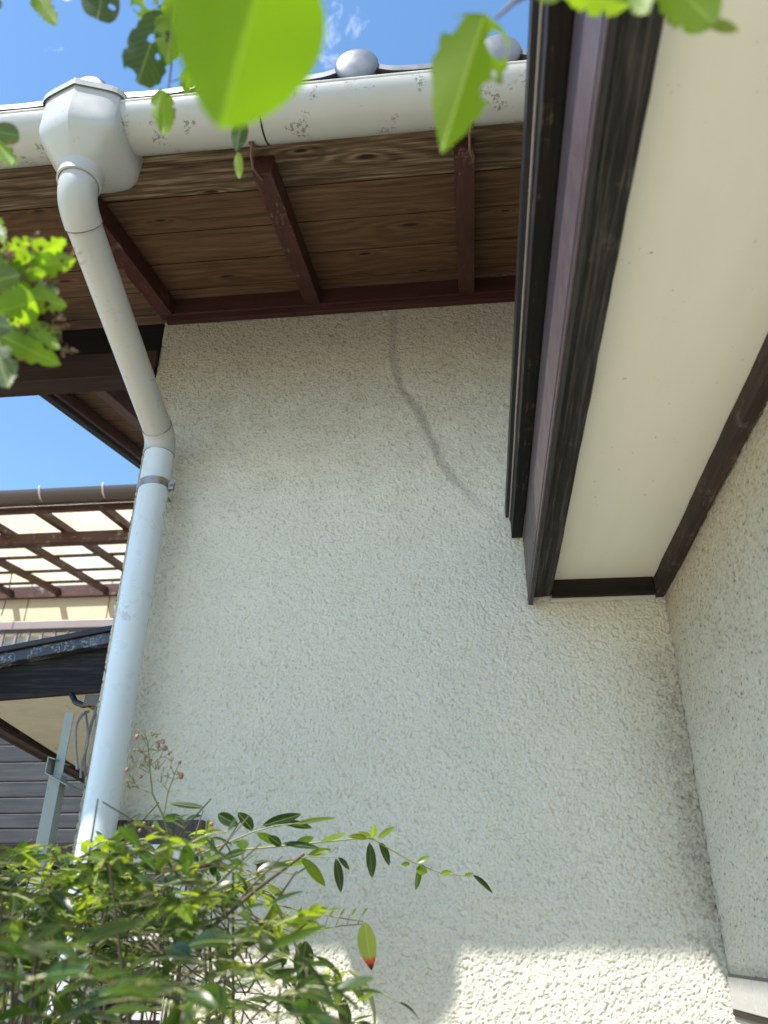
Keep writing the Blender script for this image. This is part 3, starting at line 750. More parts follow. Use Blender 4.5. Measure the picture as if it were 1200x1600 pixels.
# dry twig caught on the slanting pipe
q = [onY(160, 497, 1.50), onY(170, 503, 1.462), onY(178, 512, 1.458), onY(184, 520, 1.468)]
tw = MB().tube(q, [0.0009, 0.0016, 0.0018, 0.0022], 6).build('dry_twig', M_twig, smooth=True)
tag(tw, 'tiny curved brown twig clinging to the slanting white pipe', 'twig')

# ------------------------------------------------------------------ steel channel post and cables left of the wall
post = empty('channel_post', (-0.905, 1.75, 0)); tag(post, 'pale grey painted steel post just left of the downpipe', 'post')
m = MB().box(-0.930, -0.902, 1.735, 1.7375, 0, 1.815).box(-0.930, -0.9275, 1.7375, 1.765, 0, 1.815).box(-0.9045, -0.902, 1.7375, 1.765, 0, 1.815)
m.build('upright', M_galv, post, bevel=0.0006)
m = MB().box(-0.926, -0.905, 1.745, 1.7475, 1.817, 1.955).box(-0.926, -0.9235, 1.7475, 1.77, 1.817, 1.955).build('upper_strap', M_galv, post)
m = MB()
m.prism([(-0.936, 1.817), (-0.880, 1.790), (-0.880, 1.7925), (-0.9335, 1.8185), (-0.9335, 1.850), (-0.936, 1.850)], 'y', 1.725, 1.80)
m.prism([(-0.936, 1.8505), (-0.918, 1.8455), (-0.918, 1.848), (-0.936, 1.853)], 'y', 1.725, 1.80)
m.build('bracket_channel', M_galv, post, bevel=0.0005)
def cable(pts, r, label):
    # smooth through the points
    p = [Vector(x) for x in pts]; out = []
    for i in range(len(p) - 1):
        a = p[max(i - 1, 0)]; b = p[i]; c = p[i + 1]; d_ = p[min(i + 2, len(p) - 1)]
        for t in [k / 8 for k in range(8)]:
            out.append(0.5 * ((2 * b) + (c - a) * t + (2 * a - 5 * b + 4 * c - d_) * t * t + (3 * b - a - 3 * c + d_) * t ** 3))
    out.append(p[-1])
    o = MB().tube(out, r, 10).build('cable', M_cable, smooth=60); tag(o, label, 'cable', 'grey cables under the window hood')
cable([onY(138, 1112, 1.83), onY(128, 1118, 1.76), onY(119, 1135, 1.73), onY(118, 1165, 1.72), onY(121, 1202, 1.72)], 0.0034, 'grey cable looping over the pale steel bracket, leftmost of the cables')
cable([onY(133, 1112, 1.83), onY(137, 1140, 1.76), onY(136, 1165, 1.75), onY(128, 1190, 1.75), onY(126, 1215, 1.76)], 0.003, 'thin dark grey cable hanging behind the steel bracket')
cable([onY(156, 1095, 1.84), onY(148, 1115, 1.80), onY(138, 1150, 1.775), onY(132, 1185, 1.77), onY(134, 1212, 1.79)], 0.0036, 'thick grey cable hugging the wall edge behind the white pipe')

# ------------------------------------------------------------------ window hood on the west face of the house
HY = 2.20
hood = empty('window_hood', (-1.1, HY, 1.9)); tag(hood, 'black timber window hood with cream soffit left of the downpipe', 'hood')
def H(u, v, Y=HY): p = onY(u, v, Y); return (p.x, p.z)
xr = XL - 0.003
xl = -1.75
tl_, tr_ = H(0, 1036), H(180, 1000)
def zline(a, b, x): return a[1] + (b[1] - a[1]) * (x - a[0]) / (b[0] - a[0])
top = lambda x: zline(H(0, 1036), H(178, 998), x)
bot = lambda x: zline(H(0, 1092), H(160, 1079), x)
MB().prism([(xl, bot(xl)), (xr, bot(xr)), (xr, top(xr)), (xl, top(xl))], 'y', HY, HY + 0.025).build('gable_board', M_charred, hood, bevel=0.002)
t2 = lambda x: zline(H(0, 1014, HY - 0.04), H(180, 979, HY - 0.04), x)
M_hoodm = paint('hood_sheet', (0.02, 0.022, 0.028), 0.35, 0.2, dirt=0.9, dirtcol=(0.16, 0.19, 0.25), spots=0.9, spotcol=(0.2, 0.23, 0.28), spotscale=14, st=0.5)  # bluish dirt and spot colours paint highlights onto the black sheet
MB().prism([(xl, t2(xl) - 0.045), (xr, t2(xr) - 0.045), (xr, t2(xr) - 0.012), (xl, t2(xl) - 0.012)], 'y', HY - 0.035, HY - 0.001).build('edge_flashing', M_hoodm, hood, bevel=0.002)
MB().prism([(xl, t2(xl) - 0.0115), (xr, t2(xr) - 0.0115), (xr, t2(xr) + 0.004), (xl, t2(xl) + 0.004)], 'y', HY - 0.048, HY + 1.3).build('roof_sheet', M_edge, hood, bevel=0.002)
# cream soffit, its outer edge running away from the camera
sz = bot(-1.2) + 0.004
def onZ(u, v, Z):
    d_ = ray(u, v); return Vector(CAMPOS) + Vector(d_ * ((Z - 1.5) / d_[2]))
e0 = onZ(0, 1131, sz); e1 = onZ(127, 1205, sz)
ed = (e1 - e0); 
f0 = e0 - ed * 0.8; f1 = e1 + ed * 0.35
MB().prism([(f0.x, HY + 0.026), (xr, HY + 0.026), (xr, f1.y), (f1.x, f1.y)], 'z', sz, sz + 0.01).build('soffit_panel', paint('aged_soffit', (0.37, 0.35, 0.27), 0.6, 0.12, dirt=0.7, dirtcol=(0.28, 0.19, 0.12), spots=0.5, spotcol=(0.1, 0.07, 0.05), spotscale=14), hood)
nn = Vector((ed.y, -ed.x, 0)).normalized()
if nn.x > 0: nn = -nn
def edge_strip(a, b_, z0, z1, mat, name):
    p = [f0 + nn * a, f1 + nn * a, f1 + nn * b_, f0 + nn * b_]
    MB().prism([(x.x, x.y) for x in p], 'z', z0, z1).build(name, mat, hood, bevel=0.0015)
edge_strip(-0.002, 0.030, sz - 0.014, sz + 0.05, M_trimy, 'eave_trim')
edge_strip(0.034, 0.062, sz - 0.006, sz + 0.05, M_blacky, 'eave_trim')
edge_strip(0.064, 0.085, sz - 0.002, sz + 0.07, M_trimy, 'eave_trim')
jb = MB()
a = onY(137, 1100, 2.1)
jb.box(a.x + 0.012, XL - 0.001, 2.05, 2.12, a.z - 0.016, a.z + 0.012)
jb.build('junction_box', M_box, bevel=0.003); tag(bpy.data.objects['junction_box'], 'beige electrical junction box tucked under the hood soffit', 'junction box')
MB().tube([onY(112, 1085, 2.14), onY(118, 1097, 2.11), onY(130, 1102, 2.08), onY(142, 1100, 2.06)], 0.008, 10).build('conduit', M_edge, bpy.data.objects['junction_box'], smooth=60)

# ------------------------------------------------------------------ dark plank wall behind
pw = empty('plank_wall', (-3.0, 4.0, 0)); tag(pw, 'dark grey horizontal plank wall behind the hood and steel post', 'wall')
MB().box(-5.5, -0.9, 4.02, 4.12, 0, 2.35).build('backing', M_black, pw)
pz0 = onY(0, 1325, 4.0).z
lines = [1320, 1296, 1272, 1247, 1222, 1192, 1165, 1135, 1105]
zs = [onY(60, v, 4.0).z for v in lines]
for i in range(len(zs) - 1):
    MB().box(-5.5, -0.9, 3.99, 4.019, zs[i] + 0.005, zs[i + 1]).build('plank', M_plank, pw, bevel=0.003)
MB().box(-5.5, -0.9, 3.965, 4.019, zs[0] - 0.10, zs[0] + 0.002).build('sill_beam', M_trimx, pw, bevel=0.003)
for i in range(8):
    zt = zs[0] - 0.105 - i * 0.13
    MB().box(-5.5, -0.9, 4.005, 4.019, zt - 0.125, zt).build('plank', M_black, pw)

# ------------------------------------------------------------------ neighbour's house
nb = empty('neighbour_house', (-4, 7.6, 0)); tag(nb, 'cream neighbouring house wall behind the terrace roof at far left', 'house')
YW = 7.62
nw = MB().box(-10, -1.2, YW, YW + 3, 0, 4.95).build('siding_wall', M_creamwall, nb)
xj = onY(42, 950, YW).x
for k in range(-2, 5):
    MB().box(xj + 0.91 * k - 0.004, xj + 0.91 * k + 0.004, YW - 0.004, YW + 0.002, 0, 4.94).build('panel_joint', M_box, nb)
# balcony railing in front of that wall
YB = 5.4
rz1 = onY(90, 971, YB).z; rz0 = onY(90, 984, YB).z
rail = empty('balcony_railing', (-3, YB, 2.6)); tag(rail, 'mauve-brown metal balcony railing below the cream wall', 'railing')
MB().box(-8, -1.3, YB - 0.03, YB + 0.03, rz0, rz1).build('top_rail', M_rail, rail, bevel=0.006)
MB().box(-8, -1.3, YB - 0.014, YB + 0.014, rz0 - 0.016, rz0 - 0.003).build('sub_rail', M_brgut, rail, bevel=0.002)
x0b = onY(1, 1010, YB).x; dxb = onY(21, 1010, YB).x - x0b
bal = MB().box(-0.010, 0.010, YB - 0.010, YB + 0.010, 2.3, rz0 - 0.0165).build('baluster', M_rail, rail, bevel=0.001); bal.location.x = x0b
bal.location.x += 0
for k in range(-12, 12):
    if k: copy_part(bal, rail, (dxb * k, 0, 0))
MB().box(-8, -1.3, YB + 0.045, YB + 0.055, 2.3, rz0 - 0.03).build('privacy_panel', M_panel, rail)
MB().box(-8, -1.3, YB - 0.05, YW - 0.005, 2.1, 2.29).build('balcony_floor', M_creamwall, nb)

# terrace roof
ter = empty('terrace_roof', (-3.8, 6.3, 4.5)); tag(ter, 'red-brown timber terrace roof with translucent corrugated sheets and brown gutter', 'terrace roof')
zp = lambda y: 4.38 + 0.14 * (y - 5)
tx0, tx1 = -8.0, -1.2
xa = -3.833; sp = 0.530
rt = MB().slab(-0.026, 0.026, 5.18, 7.60, lambda y: zp(y) + 0.0, 0.062).build('rafter', M_terry, ter, bevel=0.002); rt.location.x = xa
for k in (-7, -6, -5, -4, -3, -2, -1, 1, 2, 3, 4): copy_part(rt, ter, (sp * k, 0, 0))
MB().box(tx0, tx1, 5.15, 5.178, zp(5.15) - 0.004, zp(5.15) + 0.05).build('front_fascia', M_terr, ter, bevel=0.002)
MB().box(tx0, tx1, 5.62, 5.70, zp(5.66) - 0.105, zp(5.62) - 0.002).build('cross_beam', M_terr, ter, bevel=0.003)
MB().box(tx0, tx1, 7.57, 7.615, zp(7.6) - 0.03, zp(7.6) + 0.10).build('wall_ledger', M_terr, ter, bevel=0.002)
for y in (6.03, 6.46, 6.92, 7.32):
    MB().slab(tx0, tx1, y, y + 0.04, lambda yy: zp(yy) + 0.0625, 0.022).build('purlin', M_terr, ter, bevel=0.002)
nw_ = int((tx1 - tx0) / 0.008)
vs = []; fs = []
for j, y in enumerate((5.11, 5.8, 6.6, 7.45)):
    for i in range(nw_ + 1):
        x = tx0 + i * 0.008; vs.append((x, y, zp(y) + 0.096 + 0.009 * math.sin(2 * math.pi * x / 0.064)))
for j in range(3):
    for i in range(nw_): a_ = j * (nw_ + 1) + i; fs.append((a_, a_ + 1, a_ + nw_ + 2, a_ + nw_ + 1))
MB().add(vs, fs).build('corrugated_sheet', M_corr, ter, smooth=60)
MB().slab(tx0, tx1, 5.10, 5.17, lambda yy: zp(yy) + 0.0605, 0.003).build('eave_strip', M_brgut, ter)
gy, gz, gr = 5.03, 4.492, 0.072
prof = [(gy - gr * math.cos(a), gz - gr * math.sin(a)) for a in [math.pi * i / 14 for i in range(15)]]
prof2 = [(gy - (gr - 0.004) * math.cos(a), gz - (gr - 0.004) * math.sin(a)) for a in [math.pi * i / 14 for i in range(15)]][::-1]
MB().prism(prof + prof2, 'x', tx0, tx1).build('gutter', M_brgut, ter, smooth=30)
hk = []
for u in (63, 161):
    p = onY(u, 780, 5.0); pp = [(p.x, gy - (gr + 0.003) * math.cos(a), gz + 0.01 - (gr + 0.003) * math.sin(a)) for a in [-0.2 + 1.9 * i / 10 for i in range(11)]]
    MB().tube(pp, 0.008, 8).build('gutter_hook', M_hook, ter, smooth=60)
wire = MB().tube([onY(20, 890, 5.3), onY(12, 930, 5.3), onY(2, 962, 5.3)], 0.004, 6).build('wire', M_edge, ter)

# ------------------------------------------------------------------ foliage tools
def leaf_geo(base, tip, normal, width, nu=10, nv=4, curl=0.15, fold=0.2, shape=(0.85, 0.75), holes=(), bites=0.0, wave=0.0, lift=0.0):
    base = Vector(base); tip = Vector(tip); ax = tip - base; L = ax.length; ax.normalize()
    nrm = Vector(normal); nrm = (nrm - ax * nrm.dot(ax)).normalized(); side = ax.cross(nrm).normalized()
    vs = []; uv = []
    a, b = shape
    mx = (a / (a + b)) ** a * (b / (a + b)) ** b
    ph = random.uniform(0, 6.28)
    for i in range(nu + 1):
        s = i / nu
        w = width / 2 * ((s ** a) * ((1 - s) ** b) / mx)
        if bites and 0 < i < nu:
            w *= 1 - bites * max(0, math.sin(s * 31 + ph) * math.sin(s * 13 + ph * 2)) - bites * 0.25 * abs(math.sin(s * 83 + ph))
        for j in range(nv + 1):
            t = j / nv * 2 - 1
            wj = w * (1 - (bites * 0.5 * max(0, math.sin(s * 23 + ph * 3 + (t > 0) * 2)) if abs(t) > 0.99 else 0))
            p = base + ax * (s * L) + side * (t * wj)
            p += nrm * (-curl * L * s * s + abs(t) * wj * fold + wave * L * math.sin(s * 9 + ph + t) * abs(t) + lift * L * math.sin(math.pi * s))
            vs.append(p); uv.append((s, 0.5 + 0.5 * t * (w / (width / 2 + 1e-9))))
    fs = []
    for i in range(nu):
        for j in range(nv):
            sc = (i + 0.5) / nu; tc = ((j + 0.5) / nv * 2 - 1)
            if any((sc - hs) ** 2 / (ha * ha) + (tc - ht) ** 2 / (hb * hb) < 1 for hs, ht, ha, hb in holes): continue
            k = i * (nv + 1) + j
            fs.append((k, k + 1, k + nv + 2, k + nv + 1))
    return vs, fs, uv
class LM:
    def __init__(s): s.v = []; s.f = []; s.uv = []; s.t = []
    def leaf(s, *a, tint=None, **k):
        v, f, uv = leaf_geo(*a, **k)
        b = len(s.v); s.v += [tuple(x) for x in v]; s.f += [tuple(i + b for i in q) for q in f]; s.uv += uv
        s.t += [random.random() if tint is None else tint] * len(v); return s
    def build(s, name, mat, parent, label=None, solid=0.0, sub=0):
        me = bpy.data.meshes.new(name); me.from_pydata(s.v, [], s.f); me.update()
        uvl = me.uv_layers.new(name='leaf')
        li = np.zeros(len(me.loops), dtype=np.int32); me.loops.foreach_get('vertex_index', li)
        uvl.data.foreach_set('uv', np.array(s.uv)[li].reshape(-1).astype(np.float32))
        at = me.attributes.new('tint', 'FLOAT', 'POINT'); at.data.foreach_set('value', np.array(s.t, dtype=np.float32))
        me.materials.append(mat); me.shade_smooth()
        o = bpy.data.objects.new(name, me); link(o, parent)
        if label: o['label'] = label
        return o

# ------------------------------------------------------------------ nandina bush
bush = empty('nandina_bush', (-0.6, 1.15, 0)); tag(bush, 'leafy green nandina bush with pink buds in front of the downpipe', 'bush')
def topv(u):
    return float(np.interp(u, [-400, 0, 90, 200, 300, 380, 430, 480, 520, 600], [1300, 1335, 1325, 1295, 1300, 1325, 1385, 1440, 1500, 1640]))
canes = MB()
fol = LM(); foly = LM(); stems = MB()
def spray(o, d_, n, L, big=1.0, young=False):
    """a nandina compound leaf: rachis with paired lance leaflets"""
    o = Vector(o); d_ = Vector(d_).normalized()
    pts = [o + d_ * (L * t) + Vector((0, 0, -0.25 * L * t * t)) for t in (0, 0.33, 0.66, 1.0)]
    stems.tube(pts, [0.0013, 0.0011, 0.0009, 0.0006], 5, caps=False)
    side = d_.cross(Vector((0, 0, 1))).normalized()
    lm = foly if young else fol
    for k in range(n):
        t = 0.25 + 0.75 * k / max(1, n - 1)
        i = min(2, int(t * 3)); f = t * 3 - i
        p = pts[i].lerp(pts[i + 1], f)
        for s_ in ((-1, 1) if k < n - 1 else (0,)):
            dd = (d_ * 0.8 + side * s_ * random.uniform(0.5, 1.1) + Vector((random.uniform(-.3, .3), random.uniform(-.3, .3), random.uniform(-0.75, 0.25)))).normalized()
            ll = big * random.choice((random.uniform(0.014, 0.028), random.uniform(0.022, 0.040), random.uniform(0.028, 0.050)))
            nz = (Vector((0, 0, 1)) + Vector((random.gauss(0, .5), random.gauss(0, .5), 0))).normalized()
            lm.leaf(p, p + dd * ll, nz, ll * random.uniform(0.28, 0.42), 8, 4, curl=random.uniform(0.0, 0.35), fold=random.uniform(0.1, 0.45), shape=(0.8, 0.95))
rnd = random.Random(5)
base_pts = [Vector((-0.75 + 0.1 * i + rnd.uniform(-.05, .05), 1.2 + rnd.uniform(-.2, .2), 0)) for i in range(9)]
tips = []
N = 0
while N < 540:
    u = rnd.uniform(-260, 560); w = rnd.uniform(0.86, 1.52)
    tv = topv(u)
    v = tv + 18 + 26 * math.sin(u * 0.045 + 1) * math.sin(u * 0.017) + abs(rnd.gauss(0, 1)) * 175
    if u > 330 and rnd.random() < 0.55: continue
    if u < 110 and w > 1.30 and rnd.random() < 0.5: continue
    p = P(u, v, w)
    if p.y > 1.66 or p.z < 0.7: continue
    th = rnd.uniform(0, 6.28)
    d_ = Vector((math.cos(th), math.sin(th), rnd.uniform(-0.1, 0.7)))
    spray(p, d_, rnd.choice((2, 3, 3, 4)), rnd.uniform(0.05, 0.10), 1.0, young=rnd.random() < (0.46 if v < tv + 110 else 0.20))
    if rnd.random() < 0.09: tips.append(p)
    N += 1
# a few big soft leaves close to the camera at the lower edge
for _ in range(84):
    u = rnd.uniform(-120, 470); v = rnd.uniform(1470, 1780); w = rnd.uniform(0.60, 0.88)
    p = P(u, v, w); th = rnd.uniform(0, 6.28)
    spray(p, (math.cos(th), math.sin(th), 0.3), 2, 0.05, 1.35)
for p in tips:
    b_ = min(base_pts, key=lambda q: (q.x - p.x) ** 2 + (q.y - p.y) ** 2)
    mid_ = (p + b_) * 0.5 + Vector((rnd.uniform(-.05, .05), rnd.uniform(-.05, .05), 0.12))
    canes.tube([b_, mid_, p.lerp(mid_, 0.3) + Vector((rnd.uniform(-.02, .02), 0, 0.01)), p], [0.005, 0.0035, 0.0024, 0.0014], 6, caps=False)
# interior twigs
for _ in range(190):
    u = rnd.uniform(-60, 470); w = rnd.uniform(0.95, 1.5); v = topv(u) + rnd.uniform(20, 260)
    p = P(u, v, w); q_ = p + Vector((rnd.uniform(-.11, .11), rnd.uniform(-.05, .05), rnd.uniform(-.09, .09)))
    canes.tube([p, (p + q_) / 2 + Vector((0, 0, rnd.uniform(-.01, .01))), q_], [0.0016, 0.0014, 0.001], 5, caps=False)
canes.tube([P(190, 1600, 1.0), P(300, 1475, 1.05), P(400, 1390, 1.12), P(475, 1335, 1.2)], [0.0036, 0.0032, 0.0028, 0.002], 8)

# long arching shoots that stand clear of the bush
def shoot(pts, w, r0=0.0017, r1=0.0008):
    q_ = [P(u, v, w) for u, v in pts]
    n = len(q_); stems.tube(q_, [r0 + (r1 - r0) * i / (n - 1) for i in range(n)], 6, caps=False)
def pl_leaf(lm, b_, t_, w, wd, nrm=None, **k):
    """leaf whose ends are seen at pixels b_ and t_"""
    dz = random.uniform(-0.02, 0.02)
    B = P(*b_, w); T = P(*t_, w + dz)
    if nrm is None: nrm = (Vector(CAMPOS) - B).normalized() + Vector((random.uniform(-.5, .5), 0, random.uniform(-.2, .9)))
    lm.leaf(B, T, nrm, wd, 10, 6, shape=(0.8, 0.9), **k)
W1 = 1.42
shoot([(250, 1360), (330, 1345), (385, 1327), (460, 1320), (540, 1312), (578, 1308), (600, 1322), (645, 1347), (692, 1366), (738, 1370)], W1, 0.0022)
shoot([(300, 1340), (360, 1315), (395, 1300), (430, 1290), (470, 1286)], W1 - 0.1)
shoot([(350, 1395), (430, 1355), (480, 1338), (525, 1340)], W1 - 0.15)
for b_, t_, wd, lm in [((738, 1367), (774, 1394), .012, fol), ((655, 1352), (651, 1393), .013, fol), ((640, 1349), (627, 1351), .008, foly), ((652, 1348), (671, 1336), .010, foly),
                       ((650, 1356), (668, 1362), .018, foly), ((688, 1366), (706, 1362), .010, foly), ((725, 1369), (740, 1364), .007, foly),
                       ((577, 1316), (583, 1374), .018, fol), ((592, 1316), (612, 1352), .020, fol), ((575, 1310), (546, 1304), .012, foly), ((582, 1310), (585, 1288), .012, foly),
                       ((590, 1310), (618, 1292), .012, foly), ((585, 1312), (560, 1298), .012, foly), ((524, 1341), (536, 1396), .018, fol), ((528, 1340), (549, 1358), .011, fol),
                       ((470, 1340), (510, 1385), .020, foly), ((480, 1338), (515, 1325), .012, foly), ((452, 1291), (527, 1274), .012, foly), ((440, 1285), (490, 1292), .014, fol),
                       ((410, 1290), (470, 1272), .018, fol), ((395, 1298), (372, 1268), .022, fol), ((400, 1302), (440, 1318), .014, foly), ((440, 1318), (500, 1322), .012, fol),
                       ((500, 1316), (540, 1300), .012, foly), ((460, 1320), (490, 1308), .014, foly), ((440, 1322), (420, 1305), .016, fol), ((385, 1330), (345, 1340), .016, fol),
                       ((430, 1352), (480, 1345), .012, foly), ((430, 1352), (395, 1348), .016, fol), ((340, 1272), (372, 1290), .02, fol), ((320, 1262), (264, 1255), .013, fol),
                       ((372, 1370), (398, 1400), .016, foly), ((360, 1400), (385, 1372), .016, foly), ((380, 1385), (396, 1420), .018, foly)]:
    pl_leaf(lm, b_, t_, W1 - (0.0 if b_[0] > 540 else 0.08), wd, curl=random.uniform(0, .2), fold=random.uniform(.05, .4))
W2 = 1.28
shoot([(380, 1470), (430, 1462), (480, 1456), (530, 1447), (566, 1444)], W2, 0.0016)
shoot([(400, 1405), (450, 1418), (500, 1428), (540, 1436), (568, 1440)], W2, 0.0014)
shoot([(470, 1620), (500, 1560), (528, 1522), (548, 1516)], W2 - 0.1, 0.0016)
for x in range(440, 560, 17):
    shoot([(x, 1452 - (x - 440) * 0.07), (x + 5, 1434 - (x % 3) * 3), (x + 9, 1424)], W2, 0.0007, 0.0005)
    pl_leaf(foly, (x + 8, 1430), (x + 14, 1418), W2, .004)
for b_, t_, wd, lm in [((530, 1516), (521, 1578), .024, foly), ((538, 1560), (541, 1610), .022, fol), ((478, 1470), (470, 1530), .03, fol), ((478, 1505), (490, 1585), .026, fol),
                       ((430, 1440), (400, 1475), .018, fol), ((455, 1450), (495, 1440), .012, foly), ((420, 1455), (455, 1490), .018, fol), ((450, 1500), (400, 1520), .02, fol), ((500, 1580), (430, 1560), .024, fol)]:
    pl_leaf(lm, b_, t_, W2 - 0.1, wd, curl=random.uniform(0, .2), fold=random.uniform(.05, .4))
# the long curling leaf
cl = [P(545, 1516, 1.16), P(565, 1530, 1.16), P(578, 1552, 1.16), P(585, 1580, 1.16), P(586, 1606, 1.16)]
stems.tube(cl, [0.0012, 0.0042, 0.0038, 0.0024, 0.001], 6)
st = stems.build('stem', M_stem, bush, smooth=60)
canes.build('cane', M_cane, bush, smooth=60)
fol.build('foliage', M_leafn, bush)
foly.build('foliage', M_leafy, bush, label='light young yellow-green leaflets')
rl = LM(); rl.leaf(P(570, 1440, 1.24), P(580, 1518, 1.22), (-0.2, -1, 0.3), 0.030, 14, 8, curl=0.05, fold=0.25, shape=(0.7, 1.0), tint=0.5)
rl.build('leaf', M_leafr, bush, label='hanging leaf with a dark red tip')
rl = LM(); rl.leaf(P(418, 1385, 1.3), P(446, 1402, 1.3), (0, -1, 0.5), 0.013, 10, 6, curl=0.1, shape=(0.8, 0.9), tint=0.5)
rl.leaf(P(412, 1378, 1.3), P(402, 1352, 1.3), (0, -1, 0.5), 0.013, 10, 6, curl=0.1, shape=(0.8, 0.9), tint=0.5)
rl.build('leaf', M_leafr, bush, label='small pair of yellow leaves with reddened tips')
# flower stalk with pink buds
fs_ = MB(); bd = []
W3 = 1.22
def tw_(pts, r=0.0009): fs_.tube([P(u, v, W3) for u, v in pts], [r * (1 - 0.5 * i / (len(pts) - 1)) for i in range(len(pts))], 6)
tw_([(262, 1300), (255, 1275), (238, 1240), (234, 1200), (231, 1160), (226, 1146)], 0.0016)
tw_([(256, 1272), (262, 1240), (272, 1212), (281, 1190)], 0.0012)
tw_([(238, 1240), (217, 1232), (206, 1227)], 0.0010)
twigs = [((234, 1208), (215, 1198), (208, 1188)), ((234, 1205), (222, 1195), (200, 1203)), ((235, 1195), (250, 1185), (264, 1178)), ((233, 1185), (222, 1176), (212, 1172)),
         ((232, 1172), (243, 1160), (250, 1158)), ((232, 1168), (224, 1155), (214, 1152)), ((231, 1160), (238, 1150), (244, 1148)), ((233, 1190), (243, 1203), (248, 1200)),
         ((262, 1235), (252, 1222), (255, 1205)), ((268, 1220), (278, 1216), (283, 1212)), ((273, 1210), (266, 1198), (268, 1190)), ((234, 1200), (226, 1190), (229, 1180)),
         ((217, 1232), (210, 1224), (209, 1215)), ((238, 1180), (250, 1172), (258, 1170)), ((210, 1229), (203, 1232), (200, 1229)), ((258, 1228), (262, 1215), (256, 1212))]
for t_ in twigs: tw_(t_, 0.0007)
rf = random.Random(9)
for t_ in twigs:
    for _ in range(4):
        u0, v0 = t_[rf.randrange(1, len(t_))]
        du_, dv_ = rf.gauss(0, 8), rf.uniform(-13, 2)
        tw_(((u0, v0), (u0 + du_ * 0.5, v0 + dv_ * 0.6), (u0 + du_, v0 + dv_)), 0.0009)
        c_ = P(u0 + du_, v0 + dv_, W3)
        fs_.tube([c_, c_ + Vector((rf.uniform(-.001, .001), 0, 0.0024))], [0.0011, 0.0005], 6)
fst = fs_.build('flower_stalk', M_stem, bush, smooth=60)
buds = [(214, 1151, .0052), (255, 1159, .005), (247, 1165, .0052), (258, 1169, .0056), (283, 1212, .0072), (198, 1203, .0046), (220, 1213, .0046), (227, 1184, .004), (236, 1188, .004), (244, 1150, .0036),
        (281, 1191, .0044), (264, 1178, .0035), (210, 1172, .003), (248, 1200, .003)]
sph = None
for u, v, r in buds:
    r *= 0.72
    m = MB(); c = P(u, v, W3)
    rings = [[c + Vector((r * 0.8 * math.sin(th) * math.cos(a), r * 0.8 * math.sin(th) * math.sin(a), r * 1.1 * math.cos(th))) for a in [2 * math.pi * i / 12 for i in range(12)]] for th in [0.12 + (math.pi - 0.2) * j / 8 for j in range(9)]]
    m.loft(rings); m.build('bud', M_bud, fst, smooth=60)
for u, v in ((212, 1290), (225, 1287), (240, 1292), (218, 1298), (234, 1300), (330, 1288)):
    m = MB(); c = P(u, v, 1.2); r = 0.003
    rings = [[c + Vector((r * math.sin(th) * math.cos(a), r * math.sin(th) * math.sin(a), r * math.cos(th))) for a in [2 * math.pi * i / 10 for i in range(10)]] for th in [0.12 + 2.9 * j / 6 for j in range(7)]]
    m.loft(rings); m.build('bud', M_bud, fst, smooth=60)

# ------------------------------------------------------------------ overhanging tree branches close to the camera
def branch(label, loc): 
    e = empty('leafy_branch', loc); tag(e, label, 'branch', None); return e
def one_leaf(parent, b_, t_, w0, w1, wd, mat, holes=(), bites=0.0, nrm=None, nu=44, nv=30, curl=0.08, fold=0.12, shape=(0.62, 0.75), wave=0.01, tint=None, label=None):
    B = P(*b_, w0); T = P(*t_, w1)
    if nrm is None: nrm = (Vector(CAMPOS) - (B + T) / 2).normalized()
    nrm = -Vector(nrm)       # upper side away from the viewer, towards the sun
    lm = LM(); lm.leaf(B, T, nrm, wd, nu, nv, curl=curl, fold=fold, shape=shape, holes=holes, bites=bites, wave=wave, tint=0.5 if tint is None else tint)
    return lm.build('leaf', mat, parent, label=label)
b1 = branch('nearest branch with one huge blurred lime-green leaf at the top', P(470, -140, 0.36))
MB().tube([P(640, -330, 0.40), P(560, -230, 0.38), P(470, -130, 0.36), P(440, -75, 0.355)], [0.0022, 0.002, 0.0014, 0.0009], 8).build('twig', M_twig, b1, smooth=60)
one_leaf(b1, (425, -90), (342, 205), 0.355, 0.335, 0.066, M_leafbig, shape=(0.42, 0.74), curl=0.02, fold=0.10, tint=0.45, wave=0.004)

b2 = branch('thin twig with a hole-eaten leaf hanging before the eave, left of the dark fascia', P(800, 5, 0.52))
MB().tube([P(900, -60, 0.56), P(850, -20, 0.54), P(805, 2, 0.53), P(775, 28, 0.525)], [0.002, 0.0018, 0.0014, 0.001], 8).build('twig', M_twig, b2, smooth=60)
one_leaf(b2, (758, 22), (688, 246), 0.525, 0.50, 0.050, M_leafb, shape=(0.36, 0.95), curl=0.04, fold=0.22, tint=0.25, bites=0.10,
         holes=((0.15, 0.60, 0.085, 0.34), (0.47, 0.84, 0.085, 0.30), (0.12, -0.86, 0.07, 0.22), (0.34, 0.72, 0.025, 0.08)))

